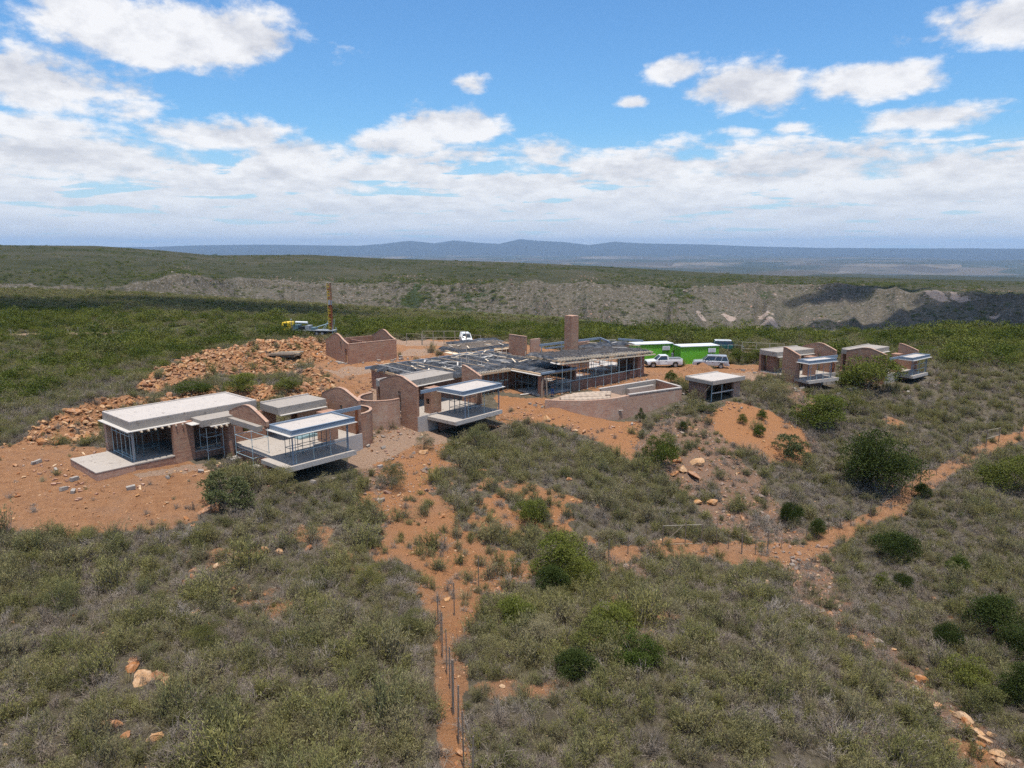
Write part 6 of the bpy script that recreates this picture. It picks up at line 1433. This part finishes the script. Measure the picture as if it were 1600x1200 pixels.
m = kind == 2; scatter('dry_grass', T_GRASS, P[m], rot[m], scl[m], rng.integers(0, 3, m.sum()), 'pale dry grass tufts between the shrubs', 'grass')
xg = area_pts(60000, 14, 95); x3, y3 = xg.T; o_, p_, g_ = masks(x3, y3); kk = (rng.uniform(size=len(x3)) < (1 - np.clip(o_ * .96 + p_ + g_ * .6, 0, 1)) * .34) & ~in_house(x3, y3, .4); x3, y3 = x3[kk], y3[kk]; n3_ = len(x3); s3 = rng.uniform(.28, .62, n3_)
scatter('straw_and_twigs', T_GRASS + T_DEAD, np.column_stack([x3, y3, height(x3, y3) - .03]), np.column_stack([rng.normal(0, .2, (n3_, 2)), rng.uniform(0, 6.28, n3_)]), np.column_stack([s3, s3, s3 * rng.uniform(.7, 1.3, n3_)]), rng.integers(0, 7, n3_), 'straw tufts and grey twigs filling gaps between shrubs', 'straw')
# heaps of cut brush: left of the front house, and in the gullies
BR = [zone(p) for p in [[(-40,660),(0,625),(110,600),(215,590),(215,612),(150,640),(60,650),(0,680)], [(1240,650),(1290,690),(1275,705),(1225,655)], [(1440,990),(1480,1000),(1500,1090),(1460,1080)], [(1080,760),(1120,770),(1130,790),(1090,785)], [(1180,800),(1240,830),(1220,850),(1170,830)]]]
b = np.concatenate([fill(BR, 2.2)]); n = len(b); P2 = np.column_stack([b, height(b[:, 0], b[:, 1]) - .05]); s = rng.uniform(.6, 1.3, n)
scatter('brush_heap', T_DEAD, P2, np.column_stack([rng.normal(0, .5, (n, 2)), rng.uniform(0, 6.28, n)]), np.column_stack([s, s, s * .8]), rng.integers(0, 4, n), 'heaps of cut grey branches beside the clearing', 'brush')
# ------------------------------------------------------------------ thicket on the plateau behind
a = rng.uniform(-.75, .75, 60000); rr = np.sqrt(rng.uniform(70 ** 2, 330 ** 2, 60000)); x, y = rr * np.sin(a), rr * np.cos(a)
re_ = np.interp(800 + F_PX * (x / y) / CP, [0, 300, 540, 880, 1080, 1300, 1600], [300, 262, 232, 200, 168, 170, 185])
o_, p_, g_ = masks(x, y); z = height(x, y); pxs, pys, _ = project(np.column_stack([x, y, z]))
lim = np.interp(pxs, [-60, 0, 120, 230, 330, 430, 520, 700, 860, 1000, 1120, 1200, 1240, 1400, 1600], [655, 640, 615, 590, 548, 532, 526, 530, 534, 540, 548, 556, 550, 566, 572])
top = np.interp(pxs, [0, 300, 540, 700, 880, 1080, 1300, 1600], [476, 486, 494, 500, 505, 512, 511, 509])
ok = (pys < lim + 4 * fbm(x * .1, y * .1, 99, 2)) & (rr < re_ - 4) & (o_ < .5) & (p_ < .5) & ~in_house(x, y, .5)
grassy = sstep(top + 7 - pys, -6, 6)
dn = np.where(rr < 130, .75, .75 * (130 / rr) ** .25) * (1 - .72 * grassy) * (.18 + .82 * sstep(fbm(x * .05, y * .05, 101, 4), -.25, .15))
ok &= rng.uniform(size=len(x)) < dn
x, y, z, rr, gs = x[ok], y[ok], z[ok], rr[ok], grassy[ok]; n = len(x)
s = np.clip(rng.lognormal(.22, .42, n), .6, 3.4) * (1 - .55 * gs) * np.where(pys[ok] > 580, .75, 1); P3 = np.column_stack([x, y, z - .05])
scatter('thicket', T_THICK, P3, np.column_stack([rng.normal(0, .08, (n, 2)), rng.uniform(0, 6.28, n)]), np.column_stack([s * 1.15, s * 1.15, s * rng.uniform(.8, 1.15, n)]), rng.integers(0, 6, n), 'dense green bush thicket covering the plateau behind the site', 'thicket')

fx_ = rng.uniform(-.72, .72, 30000); fr_ = np.sqrt(rng.uniform(118 ** 2, 290 ** 2, 30000)); x2, y2 = fr_ * np.sin(fx_), fr_ * np.cos(fx_)
ok = (fr_ < np.interp(800 + F_PX * (x2 / y2) / CP, [0, 300, 540, 880, 1080, 1300, 1600], [300, 262, 232, 200, 168, 170, 185]) - 3); x2, y2 = x2[ok], y2[ok]; o_, p_, g_ = masks(x2, y2); ok = (p_ < .5) & (o_ < .5); x2, y2 = x2[ok], y2[ok]; n = len(x2); s = rng.uniform(.5, 1.0, n)
scatter('plateau_heath', T_FYN, np.column_stack([x2, y2, height(x2, y2) - .03]), np.column_stack([np.zeros((n, 2)), rng.uniform(0, 6.28, n)]), np.column_stack([s * 1.3, s * 1.3, s]), rng.integers(0, 9, n), 'low heath growing between the thicket bushes', 'heath')
a = rng.uniform(-.68, .68, 70000); rr = rng.uniform(440, 1280, 70000); x, y = rr * np.sin(a), rr * np.cos(a)
k = rng.uniform(size=len(x)) < np.clip(.22 + 1.3 * fbm(x / 70, y / 70, 111, 4), .02, .8) * np.where(rr < 900, .75, .28) * (rr / 900)
for sx, sy, wx, wy in BUSHY: k |= (rng.uniform(size=len(x)) < 2.0 * np.exp(-((x - sx) / wx) ** 2 - ((y - sy) / wy) ** 2))
x, y, rr = x[k], y[k], rr[k]; n = len(x); s = np.clip(rng.lognormal(.45, .45, n), .7, 5.0)
scatter('hillside_bushes', T_THICK, np.column_stack([x, y, height(x, y, False) - .3]), np.column_stack([np.zeros((n, 2)), rng.uniform(0, 6.28, n)]), np.column_stack([s * 1.2, s * 1.2, s * .8]), rng.integers(0, 6, n), 'dark bushes dotted over the far canyon slope', 'bushes')

a = rng.uniform(-.68, .68, 40000); rr = rng.uniform(450, 860, 40000); x, y = rr * np.sin(a), rr * np.cos(a)
k = rng.uniform(size=len(x)) < np.clip(.12 + 1.5 * fbm(x / 45, y / 45, 121, 4), .02, .9) * sstep(800 + F_PX * (x / y), 200, 500); x, y = x[k], y[k]; n = len(x); s = np.clip(rng.lognormal(.35, .5, n), .6, 5)
scatter('hillside_rocks', T_ROCKG, np.column_stack([x, y, height(x, y, False) - s * .1]), np.column_stack([rng.uniform(-.5, .5, (n, 2)), rng.uniform(0, 6.28, n)]), np.column_stack([s * 1.3, s, s * .8]), rng.integers(0, 5, n), 'pale rocks strewn over the far canyon slope', 'rocks')

# ------------------------------------------------------------------ clouds overhead (their shade lies on the far slope and the thicket) and the air
def cloud(label, cx, cy, cz, rx, ry):
    bm = bmesh.new()
    for k in range(14):
        q = rng.uniform(0, 1) ** .5; a = rng.uniform(0, 6.28); s = rng.uniform(.32, .55)
        mtx = Matrix.Translation((cx + q * rx * .8 * math.cos(a), cy + q * ry * .8 * math.sin(a), cz + rng.uniform(0, 25))) @ Matrix.Diagonal((rx * s, ry * s, min(rx, ry) * s * .5, 1))
        bmesh.ops.create_icosphere(bm, subdivisions=2, radius=1, matrix=mtx)
    me = bpy.data.meshes.new('cloud'); bm.to_mesh(me); bm.free(); me.materials.append(M['cloud']); me.polygons.foreach_set('use_smooth', [True] * len(me.polygons))
    return tag(obj('cloud', me), label, 'cloud', 'clouds high above the site', 'thing')
M['cloud'] = m_plain('cloud_white', (0.9, 0.9, 0.92), .03, .01, rough=1.0, spec=0.0)
_t = NT(M['cloud'].node_tree); _mx = _t.add('ShaderNodeMixShader'); _tr = _t.add('ShaderNodeBsdfTransparent'); _mx.inputs[0].default_value = 0.5
_t.l.new(_tr.outputs[0], _mx.inputs[1]); _t.l.new(_t.n['Principled BSDF'].outputs[0], _mx.inputs[2]); _t.l.new(_mx.outputs[0], _t.n['Material Output'].inputs[0])
def shade_at(px, py, alt=900.0):
    p = hill_pt(px, py) if py < 445 or px > 1200 or py < 440 else None
    return p
CZ = 900.0; sh = Vector((SUN_DIR.x / SUN_DIR.z, SUN_DIR.y / SUN_DIR.z))
for lb, (gx, gy, gzz), rx, ry in [('white cloud high over the right-hand slope', hill_pt(1512, 484) + (-40,), 150, 66), ('white cloud high over the left part of the thicket', (-95, 190, 0), 62, 26), ('white cloud high over the plateau edge behind the chimney', (35, 178, 0), 34, 9), ('white cloud high over the upper right-hand slope', hill_pt(1335, 452) + (-30,), 60, 30)]:
    cloud(lb, gx + sh.x * (CZ - gzz), gy + sh.y * (CZ - gzz), CZ, rx, ry)
def haze():
    m = bpy.data.materials.new('haze'); m.use_nodes = True; t = NT(m.node_tree); t.n.clear()
    v = t.add('ShaderNodeVolumePrincipled'); v.inputs['Color'].default_value = (0.50, 0.72, 1.0, 1); v.inputs['Density'].default_value = 5.0e-5; v.inputs['Anisotropy'].default_value = 0.2
    out = t.add('ShaderNodeOutputMaterial'); t.l.new(v.outputs[0], out.inputs['Volume'])
    me = mesh_from('haze', boxv(-30000, 30000, -30000, 30000, -330, 270), BOXF, m, uv=False); tag(obj('haze', me), kind='stuff')
haze()
